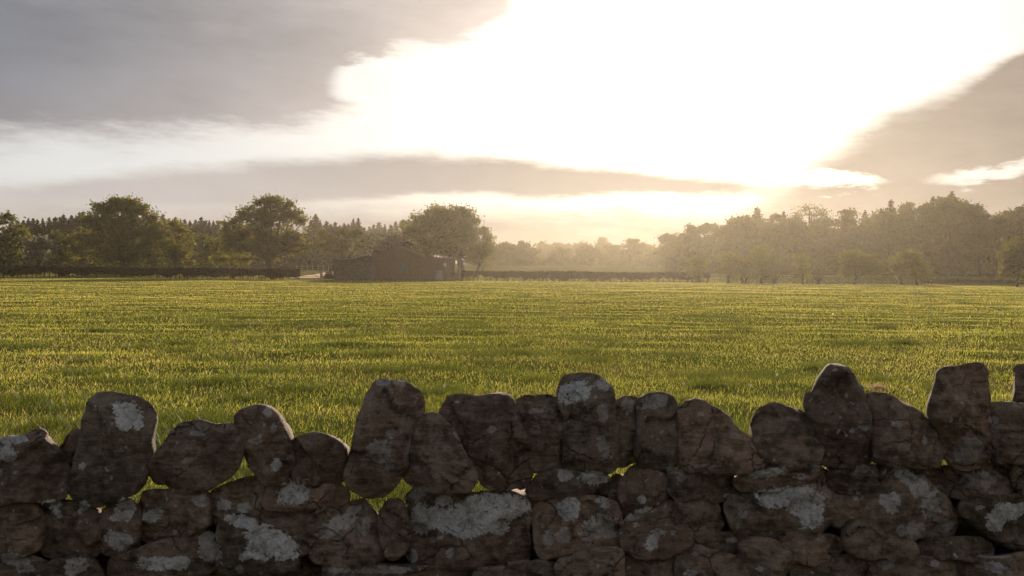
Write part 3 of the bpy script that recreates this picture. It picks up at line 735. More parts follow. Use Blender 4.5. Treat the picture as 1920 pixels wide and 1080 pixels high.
BODY = [
    (1, [(-110, 735), (0, 722), (150, 712), (200, 740), (205, 830), (190, 930), (140, 965), (-110, 960)], None),
    (1, [(205, 735), (260, 708), (330, 715), (420, 728), (480, 760), (495, 840), (480, 940), (420, 975), (300, 980), (215, 955), (200, 850)], None),
    (1, [(520, 765), (590, 703), (640, 698), (668, 760), (675, 850), (655, 935), (570, 968), (515, 945), (492, 870)], "stone with two pale lichen crusts stacked one over the other"),
    (1, [(668, 725), (700, 680), (800, 662), (930, 655), (1005, 662), (1027, 720), (1027, 790), (965, 832), (850, 872), (740, 902), (685, 885), (672, 800)], None),
    (1, [(1033, 690), (1060, 652), (1130, 640), (1200, 655), (1275, 680), (1277, 732), (1232, 768), (1160, 788), (1060, 802), (1033, 765)], None),
    (1, [(1090, 650), (1130, 632), (1180, 618), (1270, 604), (1300, 625), (1290, 675), (1210, 675), (1120, 665)], None),
    (2, [(48, 690), (68, 640), (110, 621), (200, 617), (270, 621), (350, 634), (432, 655), (442, 692), (400, 718), (300, 728), (200, 747), (100, 737), (53, 722)], "low stone with one round white lichen disc"),
    (1, [(1070, 800), (1130, 778), (1210, 778), (1270, 828), (1400, 868), (1432, 930), (1442, 1000), (1432, 1062), (1300, 1085), (1150, 1075), (1075, 1003), (1068, 900)], "squarish stone mostly covered by a big white lichen crust"),
    (2, [(288, 882), (340, 830), (400, 770), (460, 729), (530, 713), (572, 760), (592, 830), (612, 900), (622, 962), (562, 1005), (450, 1015), (330, 1010), (268, 972), (266, 920)], None),
    (2, [(20, 775), (100, 748), (250, 745), (380, 733), (425, 748), (335, 828), (282, 880), (255, 925), (215, 960), (190, 910), (150, 866), (60, 842)], None),
    (2, [(600, 762), (640, 713), (690, 703), (712, 740), (722, 800), (727, 880), (702, 942), (660, 978), (628, 942), (610, 860)], None),
    (2, [(722, 682), (760, 654), (880, 665), (1000, 674), (1120, 674), (1250, 666), (1302, 690), (1315, 740), (1323, 830), (1333, 905), (1313, 995), (1200, 1015), (1000, 1020), (850, 1024), (738, 1014), (705, 962), (716, 880), (748, 860), (743, 780), (727, 730)], "large rectangular stone with broad bluish-white lichen sheet across its upper half"),
    (3, [(95, 645), (128, 598), (170, 571), (250, 566), (330, 568), (420, 576), (478, 600), (484, 638), (430, 659), (330, 664), (200, 676), (110, 686), (80, 668)], None),
    (3, [(98, 747), (130, 718), (230, 698), (330, 688), (420, 688), (492, 708), (513, 780), (528, 872), (512, 905), (430, 925), (330, 950), (220, 976), (135, 976), (120, 920), (105, 830)], "stone with broken lichen lacework over a dark face"),
    (3, [(527, 602), (570, 550), (620, 538), (680, 558), (722, 588), (765, 640), (745, 682), (680, 718), (600, 754), (538, 770), (522, 700)], None),
    (3, [(733, 590), (748, 560), (800, 552), (900, 550), (1000, 550), (1057, 558), (1066, 620), (1058, 685), (980, 697), (880, 695), (800, 690), (768, 652)], None),
    (3, [(1068, 602), (1100, 582), (1180, 568), (1290, 562), (1400, 552), (1480, 548), (1513, 570), (1503, 610), (1400, 617), (1280, 630), (1160, 637), (1085, 634)], None),
    (3, [(528, 825), (560, 780), (640, 750), (720, 725), (800, 710), (880, 700), (950, 710), (1005, 750), (1015, 825), (980, 865), (900, 895), (830, 925), (740, 960), (640, 966), (545, 955), (525, 890)], None),
    (3, [(1018, 722), (1060, 690), (1150, 665), (1250, 650), (1380, 638), (1490, 633), (1533, 660), (1549, 720), (1534, 805), (1480, 858), (1400, 886), (1280, 897), (1150, 897), (1075, 856), (1036, 792)], "stone carrying a large grey lichen plate with a pointed lower edge"),
    (3, [(888, 912), (980, 880), (1060, 868), (1103, 910), (1103, 952), (1040, 974), (950, 955)], None),
    (3, [(800, 965), (880, 930), (960, 962), (1060, 979), (1122, 1004), (1132, 1062), (1105, 1105), (850, 1115), (798, 1060)], None),
    (3, [(518, 993), (620, 976), (780, 970), (797, 1060), (792, 1115), (528, 1115)], None),
    (4, [(163, 932), (220, 893), (330, 879), (440, 885), (502, 910), (503, 942), (440, 974), (350, 988), (250, 968), (168, 963)], None),
    (4, [(443, 582), (468, 545), (560, 535), (640, 538), (663, 570), (653, 622), (602, 648), (500, 659), (447, 642)], None),
    (4, [(538, 682), (640, 650), (700, 600), (740, 560), (800, 553), (880, 588), (942, 640), (1003, 690), (1043, 760), (1064, 842), (1043, 875), (940, 876), (860, 876), (790, 897), (716, 875), (655, 824), (596, 792), (557, 742)], "large rounded stone with bent lichen streaks like a map"),
    (4, [(948, 592), (1010, 557), (1090, 564), (1180, 540), (1240, 540), (1302, 570), (1338, 612), (1313, 655), (1220, 675), (1110, 680), (1040, 668), (983, 632)], None),
    (4, [(1065, 702), (1200, 690), (1389, 678), (1470, 678), (1470, 935), (1389, 938), (1250, 886), (1190, 845), (1136, 792), (1055, 742)], "right-hand stone with a white lichen splash running to its edge"),
    (4, [(518, 822), (600, 800), (660, 830), (720, 882), (840, 904), (853, 952), (830, 980), (700, 970), (558, 960), (516, 902)], None),
    (4, [(858, 932), (900, 905), (1050, 903), (1180, 898), (1218, 930), (1192, 968), (1040, 965), (930, 975), (866, 958)], None),
    (4, [(268, 1012), (330, 992), (450, 982), (612, 972), (629, 1062), (612, 1125), (278, 1125), (262, 1062)], None),
    (4, [(628, 992), (720, 978), (850, 984), (1022, 988), (1043, 1052), (1033, 1125), (640, 1125)], None),
    (4, [(1048, 1004), (1200, 978), (1389, 962), (1470, 962), (1470, 1125), (1048, 1125)], None),
    (1, [(508, 1002), (600, 972), (750, 922), (850, 902), (950, 860), (1042, 868), (1073, 930), (1079, 1002), (1013, 1054), (900, 1076), (760, 1096), (600, 1106), (516, 1084)], None),
    (1, [(-110, 975), (0, 970), (80, 960), (200, 1000), (262, 1050), (243, 1115), (-110, 1115)], None),
    (1, [(262, 1005), (380, 980), (444, 1010), (486, 1060), (476, 1125), (280, 1125)], None),
    (2, [(318, 1042), (450, 1018), (600, 1032), (750, 1032), (900, 1042), (1060, 1032), (1064, 1125), (318, 1125)], None),
    (2, [(1068, 1034), (1200, 1024), (1332, 1022), (1352, 1125), (1062, 1125)], None),
    (3, [(-2, 1034), (120, 1000), (220, 1020), (232, 1115), (-2, 1115)], None),
    (3, [(215, 995), (360, 960), (518, 932), (522, 1115), (236, 1115)], None),
    (3, [(1100, 900), (1250, 900), (1262, 942), (1380, 987), (1332, 1014), (1300, 1064), (1134, 1064), (1122, 982)], None),
    (4, [(58, 1062), (120, 1036), (190, 1046), (222, 1090), (222, 1135), (58, 1135)], None),
    (3, [(488, 690), (490, 640), (505, 590), (524, 600), (524, 700), (518, 775)], None),
    (4, [(1340, 545), (1389, 532), (1470, 537), (1470, 674), (1389, 676), (1342, 612)], None),
    (4, [(448, 672), (535, 662), (562, 742), (562, 802), (510, 824), (466, 802)], None),
    (4, [(655, 560), (720, 540), (800, 540), (940, 550), (960, 600), (880, 600), (800, 550), (740, 560), (690, 605), (655, 620)], None),
]
wall = empty("dry_stone_wall", (0, YW + 0.15, 0))
tag(wall, "dry stone wall of lichen-patched brown sandstone across the bottom of the view", "wall")
for i, (z, poly, label) in enumerate(BODY):
    big = 0.17
    me, c = stone_mesh("wall_stone", zp(z, poly), 300 + i, YW + random.uniform(-0.02, 0.03), big, 0.9, e=0.27, nring=84, lay=0.3, swell=0.019, drop=0.14)
    o = link("wall_stone", me, STONE, wall, c - wall.location)
    if label: o["label"] = label
    STONES.append((me, c))
# the wall runs on past both edges of the view
for me, c in STONES:
    for sg in (-1, 1):
        p = c + Vector((3.74 * sg, 0, 0.10 * sg))
        if 2.02 < abs(p.x) < 2.85:
            link("wall_stone", me, STONE, wall, p - wall.location)


def build_core():
    """packed rubble in the middle of the wall, seen only through the joints"""
    top = [(-900, 1030), (-400, 1010), (0, 995), (140, 990), (280, 975), (430, 960), (520, 950), (600, 975), (650, 1000), (770, 1000), (810, 960), (900, 950), (1000, 930), (1150, 915), (1300, 910), (1500, 900), (1900, 900), (2300, 885), (2700, 870)]
    q = [P(a, b, YW) for a, b in top]
    xs = np.linspace(q[0].x, q[-1].x, 260)
    tz = np.interp(xs, [p.x for p in q], [p.z for p in q])
    nz = 34
    V, S, L = [], [], []
    for side in (0, 1):
        for j in range(nz):
            for i, xx in enumerate(xs):
                zz = tz[i] * (j / (nz - 1)) - 0.02
                yy = YW + (0.02 if side == 0 else 0.30)
                k = noise.noise(Vector((xx * 11, zz * 13, side * 5)))
                k2 = noise.noise(Vector((xx * 31, zz * 33, side * 5)))
                V.append((xx, yy + (0.05 * k + 0.02 * k2) * (1 if side else -1), zz + 0.01 * k))
    n = len(xs)
    for side in (0, 1):
        b = side * n * nz
        for j in range(nz - 1):
            for i in range(n - 1):
                f = [b + j * n + i, b + j * n + i + 1, b + (j + 1) * n + i + 1, b + (j + 1) * n + i]
                L += f if side == 0 else f[::-1]; S.append(4)
    a, b = (nz - 1) * n, n * nz + (nz - 1) * n
    for i in range(n - 1):
        L += [a + i, a + i + 1, b + i + 1, b + i]; S.append(4)
    z0 = np.zeros(len(V)) - 1
    me = mesh_np("rubble_core", np.array(V) - np.array(wall.location), S, L, True, {"lichen": z0, "lichen_age": z0 * 0})
    link("rubble_core", me, STONE, wall)


build_core()


def small_plants():
    # tuft of sheep's wool caught on a coping stone
    m, t = material("sheep_wool")
    p = t.n('ShaderNodeBsdfDiffuse', {'Color': (0.6, 0.52, 0.43)})
    tr = t.n('ShaderNodeBsdfTranslucent', {'Color': (0.75, 0.62, 0.48)})
    mx = t.n('ShaderNodeMixShader', {0: 0.6, 1: p.outputs[0], 2: tr.outputs[0]})
    t.n('ShaderNodeOutputMaterial', {'Surface': mx.outputs[0]})
    b = MB()
    c = P(*zp(4, [(688, 186)])[0], YW - 0.08)
    rs = random.Random(4)
    for _ in range(150):
        a = rs.uniform(0.1, math.pi - 0.1); r = rs.uniform(0.012, 0.021)
        s0 = Vector((math.cos(a) * r * 1.15, rs.uniform(-.025, .025), math.sin(a) * r))
        dv = Vector((rs.uniform(-1, 1), rs.uniform(-1, 1), rs.uniform(-.5, .7))) * 0.010
        b.tube([c + s0 * 0.6, c + s0, c + s0 + dv], [0.0009, 0.0008, 0.0004], 3, False)
    for k in range(3):
        b.tube([c + Vector((-0.008 * k, 0, 0.008)), c + Vector((-0.03, 0, 0.016 + .004 * k)), c + Vector((-0.052, 0.01, 0.010 + .003 * k))], [0.0009, 0.0008, 0.0004], 3, False)
    o = b.build("wool_tuft", m)
    tag(o, "small glowing tuft of sheep's wool caught on top of the sloping coping stone", "wool tuft")
    g = mat_leaf("young_leaf", (0.12, 0.14, 0.02), (0.2, 0.2, 0.03), (0.5, 0.45, 0.06), 0.6)
    for (z, a, d, h, lab) in ((3, 576, 530, .02, "tiny yellow-green grass sprig in the gap right of the domed coping stone"), (4, 232, 1028, .012, "tiny yellow leaf growing from a joint low in the wall")):
        b = MB(); c = P(*zp(z, [(a, d)])[0], YW - 0.2)
        for k in range(5):
            an = -0.7 + 0.35 * k
            tip = c + Vector((math.sin(an) * h, 0.002 * k, math.cos(an) * h)); w = Vector((math.cos(an), 0, -math.sin(an))) * h * 0.22
            mid = (c + tip) / 2 + Vector((0, -0.003, 0))
            b.add([c, mid - w, tip, mid + w], [(0, 1, 2, 3)])
        tag(b.build("sprig", g), lab, "plant")


small_plants()

# ------------------------------------------------------------------ dandelion clocks in the field
def dandelions():
    gm = mat_leaf("flower_stalk", (0.1, 0.12, 0.03), (0.14, 0.14, 0.04), (0.3, 0.3, 0.08))
    wm, t = material("dandelion_seed_down")
    d = t.n('ShaderNodeBsdfDiffuse', {'Color': (0.8, 0.78, 0.74)}); tr = t.n('ShaderNodeBsdfTranslucent', {'Color': (0.85, 0.82, 0.75)})
    mx = t.n('ShaderNodeMixShader', {0: 0.55, 1: d.outputs[0], 2: tr.outputs[0]})
    t.n('ShaderNodeOutputMaterial', {'Surface': mx.outputs[0]})
    rs = random.Random(3)
    st = MB(); st.tube([(0, 0, 0), (0.01, 0, 0.1), (0.012, 0, 0.2)], [0.003, 0.0025, 0.002], 5)
    hd = MB()
    for _ in range(110):
        v = Vector((rs.gauss(0, 1), rs.gauss(0, 1), rs.gauss(0, 1))).normalized()
        a = v.orthogonal().normalized(); b2 = v.cross(a)
        c = Vector((0.012, 0, 0.2)); tip = c + v * 0.024
        hd.add([c + v * 0.004, tip - a * 0.007, tip + v * 0.004, tip + a * 0.007], [(0, 1, 2, 3)])
        hd.add([tip - b2 * 0.007, tip + a * 0.004, tip + b2 * 0.007, tip - a * 0.004], [(0, 1, 2, 3)])
    sm, hm = st.mesh("stalk"), hd.mesh("seed_head")
    for (a, b, lab) in [(1456, 704, "white dandelion clock just left of the tall pointed coping stone"), (1281, 722, "white dandelion clock above the wedge-shaped coping stone"), (1702, 729, "white dandelion clock between the wool-topped stone and the pillar-like stone"),
                        (1561, 589, "distant white dandelion clock alone in the mid field on the right"), (1710, 671, "white dandelion clock standing above and left of the pillar-like coping stone"), (1843, 632, "distant white dandelion clock above the gap right of the pillar-like stone"),
                        (1836, 680, "white dandelion clock close to the pillar-like stone's right shoulder"), (1407, 722, "faint white dandelion clock over the blocky knee-high coping stone"), (832, 724, "white dandelion clock right of the big leaning coping stone")]:
        dd = ray(a, b); k = (0.16 - CAM.z) / dd.z
        x, y = dd.x * k, dd.y * k
        e = empty("dandelion_clock", (x, y, gzs(x, y) + 0.0))
        s = max(0.6, min(1.3, y / 22)); e.scale = (s, s, 0.8)
        tag(e, lab, "flower", "dandelion clocks dotted in the pasture")
        link("stalk", sm, gm, e); link("seed_head", hm, wm, e)


dandelions()

# ------------------------------------------------------------------ trees
M_OAK = mat_leaf("oak_leaves", (0.040, 0.050, 0.012), (0.105, 0.105, 0.022), (0.25, 0.225, 0.03), 0.44, 0.35)
M_BROAD = mat_leaf("broad_leaves", (0.040, 0.048, 0.016), (0.085, 0.085, 0.026), (0.16, 0.15, 0.03), 0.40, 0.3)
M_BLOSSOM = mat_leaf("hawthorn_blossom_and_leaves", (0.085, 0.085, 0.060), (0.30, 0.28, 0.24), (0.3, 0.27, 0.18), 0.35, 0.8)
M_CONIFER = mat_leaf("conifer_needles", (0.022, 0.028, 0.016), (0.045, 0.048, 0.026), (0.06, 0.055, 0.02), 0.2, 0.3)
M_HEDGE = mat_leaf("hedge_leaves", (0.026, 0.026, 0.011), (0.055, 0.048, 0.018), (0.09, 0.07, 0.02), 0.25, 0.8)
M_BARK = mat_simple("bark", (0.030, 0.022, 0.015), (0.062, 0.047, 0.032), 3, 1.0, 0.8, (4, 4, 0.6))


def leaf_cards(c, size, flat=0.0, rng=None):
    """diamond leaves at centres c"""
    rng = rng or RNG
    n = len(c)
    a = rng.randn(n, 3); a[:, 2] *= (1 - flat); a /= np.linalg.norm(a, axis=1)[:, None]
    b = rng.randn(n, 3); b -= (b * a).sum(1)[:, None] * a; b /= np.linalg.norm(b, axis=1)[:, None]
    s = (size * (0.6 + 0.8 * rng.rand(n)))[:, None] if np.ndim(size) == 0 else (size * (0.6 + 0.8 * rng.rand(n)))[:, None]
    V = np.stack([c - a * s, c - b * s * 0.55, c + a * s, c + b * s * 0.55], 1).reshape(-1, 3)
    return V


def leaves_mesh(name, V):
    n = len(V) // 4
    return mesh_np(name, V, np.full(n, 4), np.arange(n * 4))


def broad_tree(name, base, lobes, label, cat="tree", group=None, leaf=None, size=0.26, per_m2=None, nleaf=4000, trunk_r=None, fork=0.28, sparse=1.0, clump_sig=0.55, bark=None, shell=0.5, multi=1):
    """lobes: (x, y, z, rx, ry, rz) in metres relative to base"""
    leaf = leaf or M_BROAD
    rng = np.random.RandomState(abs(hash((round(base.x, 2), round(base.y, 2), len(lobes)))) % (2 ** 31) if False else int(abs(base.x * 131 + base.y * 17 + len(lobes) * 7)) % 99991)
    rs = random.Random(int(abs(base.x * 77 + base.y * 13)))
    e = empty(name, base)
    tag(e, label, cat, group)
    top = max(l[2] + l[5] for l in lobes)
    H = top
    trunk_r = trunk_r or H * 0.028
    b = MB()
    fz = H * fork
    cxm = sum(l[0] for l in lobes) / len(lobes)
    forkp = Vector((cxm * 0.25, 0, fz))
    for k in range(multi):
        off = Vector((rs.uniform(-.3, .3) * (multi > 1), rs.uniform(-.2, .2), 0))
        b.tube([off + Vector((0, 0, -0.3)), off + Vector((0, 0, 0.25)), off * 0.8 + Vector((cxm * 0.1, 0.05, fz * 0.55)), forkp + off * 2], [trunk_r * 1.5, trunk_r * 1.1, trunk_r * 0.95, trunk_r * 0.8], 8)
    C = []
    vol = np.array([l[3] * l[4] * l[5] for l in lobes]) ** (2 / 3)
    vol = vol / vol.sum()
    for l, fr in zip(lobes, vol):
        lc = Vector(l[:3]); lr = np.array(l[3:6])
        mid = forkp.lerp(lc, 0.5) + Vector((rs.uniform(-.1, .1), rs.uniform(-.1, .1), 0.05)) * H * 0.3
        rr = trunk_r * (0.35 + 0.35 * min(1, fr * 3))
        b.tube([forkp, mid, lc], [rr, rr * 0.7, rr * 0.35], 6, False)
        k = max(5, int(nleaf * fr / 55))
        d = rng.randn(k, 3); d /= np.linalg.norm(d, axis=1)[:, None]
        rad = (shell + (1 - shell) * rng.rand(k))[:, None]
        cc = np.array(lc) + d * rad * lr
        for q in cc[:: max(1, k // 9)]:
            qv = Vector(q)
            b.tube([lc, lc.lerp(qv, .5) + Vector((0, 0, 0.05 * H * rs.uniform(-.3, .6))), qv], [rr * 0.35, rr * 0.22, rr * 0.08], 4, False)
        m = 55
        sg = clump_sig * (0.6 + 0.8 * rng.rand(k))
        pts = cc[:, None, :] + rng.randn(k, m, 3) * sg[:, None, None] * np.array([1, 1, 0.62])
        C.append(pts.reshape(-1, 3))
    C = np.concatenate(C)
    if sparse < 1: C = C[rng.rand(len(C)) < sparse]
    C[:, 2] = np.maximum(C[:, 2], 0.25)
    b.build("trunk", bark or M_BARK, e, True)
    link("crown", leaves_mesh("crown", leaf_cards(C, size, 0.2, rng)), leaf, e)
    return e


def px_lobes(base, D, rows, depth=0.8, seed=0):
    """rows of (px, py, rx, ry[, dy]) in photo pixels at distance D -> metres relative to base"""
    rs = random.Random(seed + int(D))
    out = []
    for r in rows:
        c = P(r[0], r[1], D); s = D / F
        rx, rz = r[2] * s, r[3] * s
        ry = max(rx, rz) * depth
        dy = r[4] if len(r) > 4 else rs.uniform(-.35, .35) * ry
        out.append((c.x - base.x, dy, c.z - base.z, rx, ry, rz))
    return out


def Zx(rows, x0, y0, s): return [(x0 + r[0] / s, y0 + r[1] / s, r[2] / s, r[3] / s) + tuple(r[4:]) for r in rows]


# --- the three big oaks and neighbours
D = 172
base = G(229, D)
broad_tree("oak_tree", base, px_lobes(base, D, Zx([(930, 150, 160, 55), (800, 175, 110, 60), (1030, 200, 120, 70), (700, 270, 90, 70), (880, 290, 200, 90), (1090, 310, 130, 80), (1200, 330, 60, 60), (620, 400, 110, 70), (800, 420, 150, 80), (1000, 420, 120, 80), (570, 490, 60, 60), (720, 510, 80, 50), (1040, 520, 110, 70), (840, 550, 60, 45), (1130, 430, 70, 70), (900, 110, 130, 30), (1150, 220, 50, 45)], 0, 350, 4)),
           "broad oak with rounded top and sunlit lower leaves behind the left hedge", leaf=M_OAK, nleaf=20000, size=0.23, trunk_r=0.55, fork=0.22, clump_sig=0.6)
D = 166
base = G(505, D)
broad_tree("oak_tree", base, px_lobes(base, D, Zx([(370, 95, 90, 40), (340, 130, 75, 50), (450, 130, 70, 50), (230, 175, 90, 55), (310, 210, 100, 60), (430, 210, 110, 60), (540, 190, 50, 60), (570, 240, 40, 50), (100, 235, 60, 40), (150, 290, 110, 65), (270, 310, 110, 60), (420, 320, 130, 70), (530, 330, 90, 60), (580, 400, 50, 45), (470, 400, 90, 45), (90, 370, 80, 70), (210, 400, 90, 60), (330, 410, 90, 45), (60, 460, 60, 45), (180, 470, 45, 35), (390, 460, 40, 30)], 400, 350, 3.4286)),
           "oak with airy dome top and a visible trunk behind the left hedge's end", leaf=M_OAK, nleaf=18000, size=0.23, trunk_r=0.5, fork=0.2, clump_sig=0.55, sparse=0.92)
D = 176
base = G(868, D)
broad_tree("oak_tree", base, px_lobes(base, D, Zx([(1510, 165, 110, 35), (1440, 190, 90, 50), (1600, 190, 80, 50), (1370, 235, 100, 50), (1510, 240, 130, 60), (1640, 240, 60, 60), (1300, 290, 90, 60), (1420, 310, 120, 70), (1560, 320, 130, 70), (1660, 310, 60, 60), (1380, 400, 110, 60), (1520, 400, 120, 60), (1650, 400, 80, 60), (1690, 450, 60, 40)], 400, 350, 3.4286)),
           "dome-crowned oak rising directly behind the barn", leaf=M_OAK, nleaf=19000, size=0.23, trunk_r=0.5, fork=0.25, clump_sig=0.7)
D = 178
base = G(893, D)
broad_tree("larch_tree", base, px_lobes(base, D, Zx([(1745, 300, 22, 35), (1760, 345, 40, 35), (1740, 390, 55, 45), (1720, 440, 55, 40), (1785, 405, 25, 14)], 400, 350, 3.4286)),
           "small ragged pointed tree leaning out right of the barn", leaf=M_OAK, nleaf=1800, size=0.24, trunk_r=0.3, fork=0.2, clump_sig=0.4)
D = 170
base = G(634, D)
broad_tree("thorn_tree", base, px_lobes(base, D, Zx([(800, 290, 110, 30), (880, 320, 70, 35), (720, 330, 60, 40), (810, 350, 90, 40), (700, 390, 60, 30), (850, 395, 80, 40), (770, 420, 70, 40), (920, 290, 30, 20), (950, 380, 30, 14)], 400, 350, 3.4286)),
           "spreading thorn tree with open twisting branches beside the barn's left end", leaf=M_BROAD, nleaf=2600, size=0.22, trunk_r=0.32, fork=0.3, clump_sig=0.4, sparse=0.9)
D = 166
base = G(742, D)
broad_tree("hawthorn_tree", base, px_lobes(base, D, Zx([(1140, 350, 90, 35), (1090, 375, 70, 35), (1220, 360, 80, 35), (1270, 395, 60, 35), (1150, 400, 130, 40), (1040, 415, 30, 25)], 400, 350, 3.4286)),
           "pale blossom-covered hawthorn showing above the barn roof", leaf=M_BLOSSOM, nleaf=3200, size=0.2, trunk_r=0.25, clump_sig=0.35)

# --- understorey behind the left hedge
US = [
    (8, 172, [(4, 412, 16, 10), (18, 408, 10, 6), (4, 440, 18, 16), (28, 445, 18, 20), (10, 478, 30, 26)], "half-bare tree with arching branches at the frame's left edge", M_BROAD, 1900, .8),
    (36, 176, [(36, 440, 16, 20), (44, 455, 18, 18), (32, 475, 18, 26)], "leafy tree right beside the half-bare tree at the left edge", M_OAK, 1300, 1),
    (72, 165, [(70, 456, 24, 12), (82, 468, 22, 18), (60, 474, 18, 22)], "greyish blossoming bush tree left of the broad oak", M_BLOSSOM, 1500, 1),
    (112, 178, [(112, 447, 20, 14), (124, 462, 22, 24), (102, 474, 20, 24)], "dark leafy tree touching the broad oak's left side", M_BROAD, 1700, 1),
    (152, 184, [(150, 468, 26, 26), (140, 484, 26, 20)], "dark low tree under the broad oak's left boughs", M_BROAD, 1200, 1),
    (328, 178, [(325, 424, 24, 14), (332, 446, 28, 22), (320, 472, 32, 24), (340, 482, 22, 20)], "leafy tree just right of the broad oak, reaching to conifer tops", M_OAK, 2300, 1),
    (286, 182, [(290, 450, 22, 26), (280, 480, 26, 20), (300, 470, 20, 30)], "dim tree filling the space below the broad oak's right boughs", M_BROAD, 1500, 1),
    (382, 192, [(382, 455, 24, 16), (376, 478, 28, 22), (396, 474, 20, 26)], "hazy grey-brown round tree between the two left oaks", M_BROAD, 1500, 1),
    (412, 180, [(414, 460, 18, 24), (420, 484, 22, 16)], "low leafy tree at the airy oak's left foot", M_OAK, 1100, 1),
    (456, 180, [(450, 486, 18, 12), (462, 478, 12, 16)], "small bright bush beneath the airy oak", M_OAK, 800, 1),
    (905, 215, [(905, 490, 24, 22), (885, 484, 20, 20)], "hazy shrub right behind the barn's open end", M_BROAD, 900, 1),
    (580, 245, [(585, 470, 20, 16), (570, 480, 18, 14), (600, 482, 20, 14)], "hazy low tree seen between airy oak and thorn tree", M_BROAD, 1100, 1),
    (676, 240, [(678, 478, 22, 16), (664, 486, 20, 14), (700, 482, 22, 18)], "hazy low tree seen between thorn tree and blossoming hawthorn", M_BROAD, 1100, 1),
]
for px_, D, rows, lab, lf, nl, sp in US:
    base = G(px_, D)
    broad_tree("bush_tree" if nl < 1000 else "woodland_tree", base, px_lobes(base, D, rows), lab, leaf=lf, nleaf=nl, size=0.27, sparse=sp, clump_sig=0.5, fork=0.2, group="trees behind the left hedge")


# --- conifers
def conifer_mesh(seed, H=18.0, width=2.6, ragged=0.35):
    rng = np.random.RandomState(seed); rs = random.Random(seed)
    C = []
    z = H * 0.12
    while z < H * 0.985:
        f = 1 - z / H
        r = min(0.46 * (H - z), width * 1.15) * (1 - ragged * rs.random()) + 0.12
        nb = max(3, int(5 + 4 * f))
        a0 = rs.random() * 6.28
        for k in range(nb):
            a = a0 + 6.283 * k / nb + rs.uniform(-.3, .3)
            rr = r * rs.uniform(0.7, 1.15)
            m = max(6, int(rr * 16))
            tt = rng.rand(m) ** 0.7
            x = np.cos(a) * rr * tt + rng.randn(m) * 0.10; y = np.sin(a) * rr * tt + rng.randn(m) * 0.10
            zz = z - 0.30 * rr * tt + rng.randn(m) * 0.10
            C.append(np.stack([x, y, zz], 1))
        z += 0.45 + 0.25 * f
    C.append(np.stack([rng.randn(14) * 0.05, rng.randn(14) * 0.05, H - 0.1 - np.linspace(0, 1.1, 14)], 1))
    C = np.concatenate(C)
    crown = leaves_mesh("crown", leaf_cards(C, 0.30, 0.4, rng))
    b = MB(); b.tube([(0, 0, -0.5), (0, 0, H * 0.5), (0.05, 0, H * 0.98)], [0.24, 0.15, 0.03], 7)
    return b.mesh("trunk", True), crown


CON = [conifer_mesh(s, 18, w, rg) for s, w, rg in ((1, 2.5, .35), (2, 3.1, .45), (3, 2.1, .3), (4, 2.8, .55))]
for a, b_ in CON:
    a.materials.append(M_BARK); b_.materials.append(M_CONIFER)


def conifer(px, top, D, label, group, k, name="spruce_tree", wide=1.0, lean=0.0, dz=0.0):
    base = G(px, D)
    tz = P(px, top, D).z
    s = (tz - base.z) / 18
    e = empty(name, base); e.scale = (s * wide, s * wide, s); e.rotation_euler = (0, lean, k * 1.7)
    tag(e, label, "conifer", group)
    link("trunk", CON[k % 4][0], M_BARK, e); link("crown", CON[k % 4][1], M_CONIFER, e)
    return e


ORD = ["first", "second", "third", "fourth", "fifth", "sixth", "seventh", "eighth", "ninth", "tenth", "eleventh", "twelfth", "thirteenth", "fourteenth", "fifteenth", "sixteenth", "seventeenth", "eighteenth", "nineteenth", "twentieth"]
ROWS = [
    ("left of the broad oak", [(22, 412), (33, 407), (44, 414), (53, 410), (62, 413), (70, 407), (80, 404), (92, 409), (104, 401), (112, 406), (119, 401), (127, 406), (134, 400), (143, 402), (149, 395), (156, 396), (166, 402), (178, 404)]),
    ("between the broad oak and the airy oak", [(292, 408), (305, 404), (316, 411), (329, 403), (338, 412), (346, 414), (356, 411), (366, 413), (377, 405), (385, 409), (392, 411), (400, 410), (408, 411), (420, 414)]),
    ("between the airy oak and the barn oak", [(582, 414), (591, 404), (600, 414), (612, 415), (620, 418), (628, 412), (637, 416), (645, 418), (653, 416), (662, 413), (671, 411), (682, 420), (692, 419), (700, 416), (710, 417), (721, 416), (732, 419), (741, 416), (766, 412), (778, 412)]),
]
for where, lst in ROWS:
    for i, (px_, tp_) in enumerate(lst):
        D = 262 + 16 * ((i * 7) % 5) - 25 * (px_ < 250)
        conifer(px_, tp_ + random.uniform(-4, 5), D, f"{ORD[i]} spruce from the left in the row {where}", "dark conifers of the wood behind the left hedge", i * 3 + int(px_), wide=random.uniform(0.85, 1.75))
base = G(755, 258)
broad_tree("birch_tree", base, px_lobes(base, 258, [(754, 418, 7, 8), (756, 432, 10, 12), (752, 450, 11, 14)]), "pale thin birch among the spruces left of the barn oak", leaf=M_BROAD, nleaf=900, size=0.3, sparse=.8)


def undergrowth(name, a, b, D0, D1, hpx, n, label, lf, size=0.5):
    """dense lower storey of a wood, one mass"""
    rng = np.random.RandomState(int(abs(a)))
    pxs = a + (b - a) * rng.rand(n); Ds = D0 + (D1 - D0) * rng.rand(n)
    c = []
    for p, d in zip(pxs, Ds):
        g = G(p, d)
        top = np.interp(p, [q[0] for q in hpx], [q[1] for q in hpx])
        h = max(1.0, P(p, top, d).z - g.z)
        c.append((g.x, g.y, g.z + h * rng.rand() ** 0.8))
    o = link(name, leaves_mesh(name, leaf_cards(np.array(c), size, 0.2, rng)), lf)
    tag(o, label, "undergrowth", kind="stuff")


undergrowth("undergrowth", -60, 800, 240, 300, [(-60, 440), (150, 432), (300, 436), (600, 440), (800, 440)], 24000, "dim tangle of lower boughs filling the conifer wood on the left", M_CONIFER, 0.75)

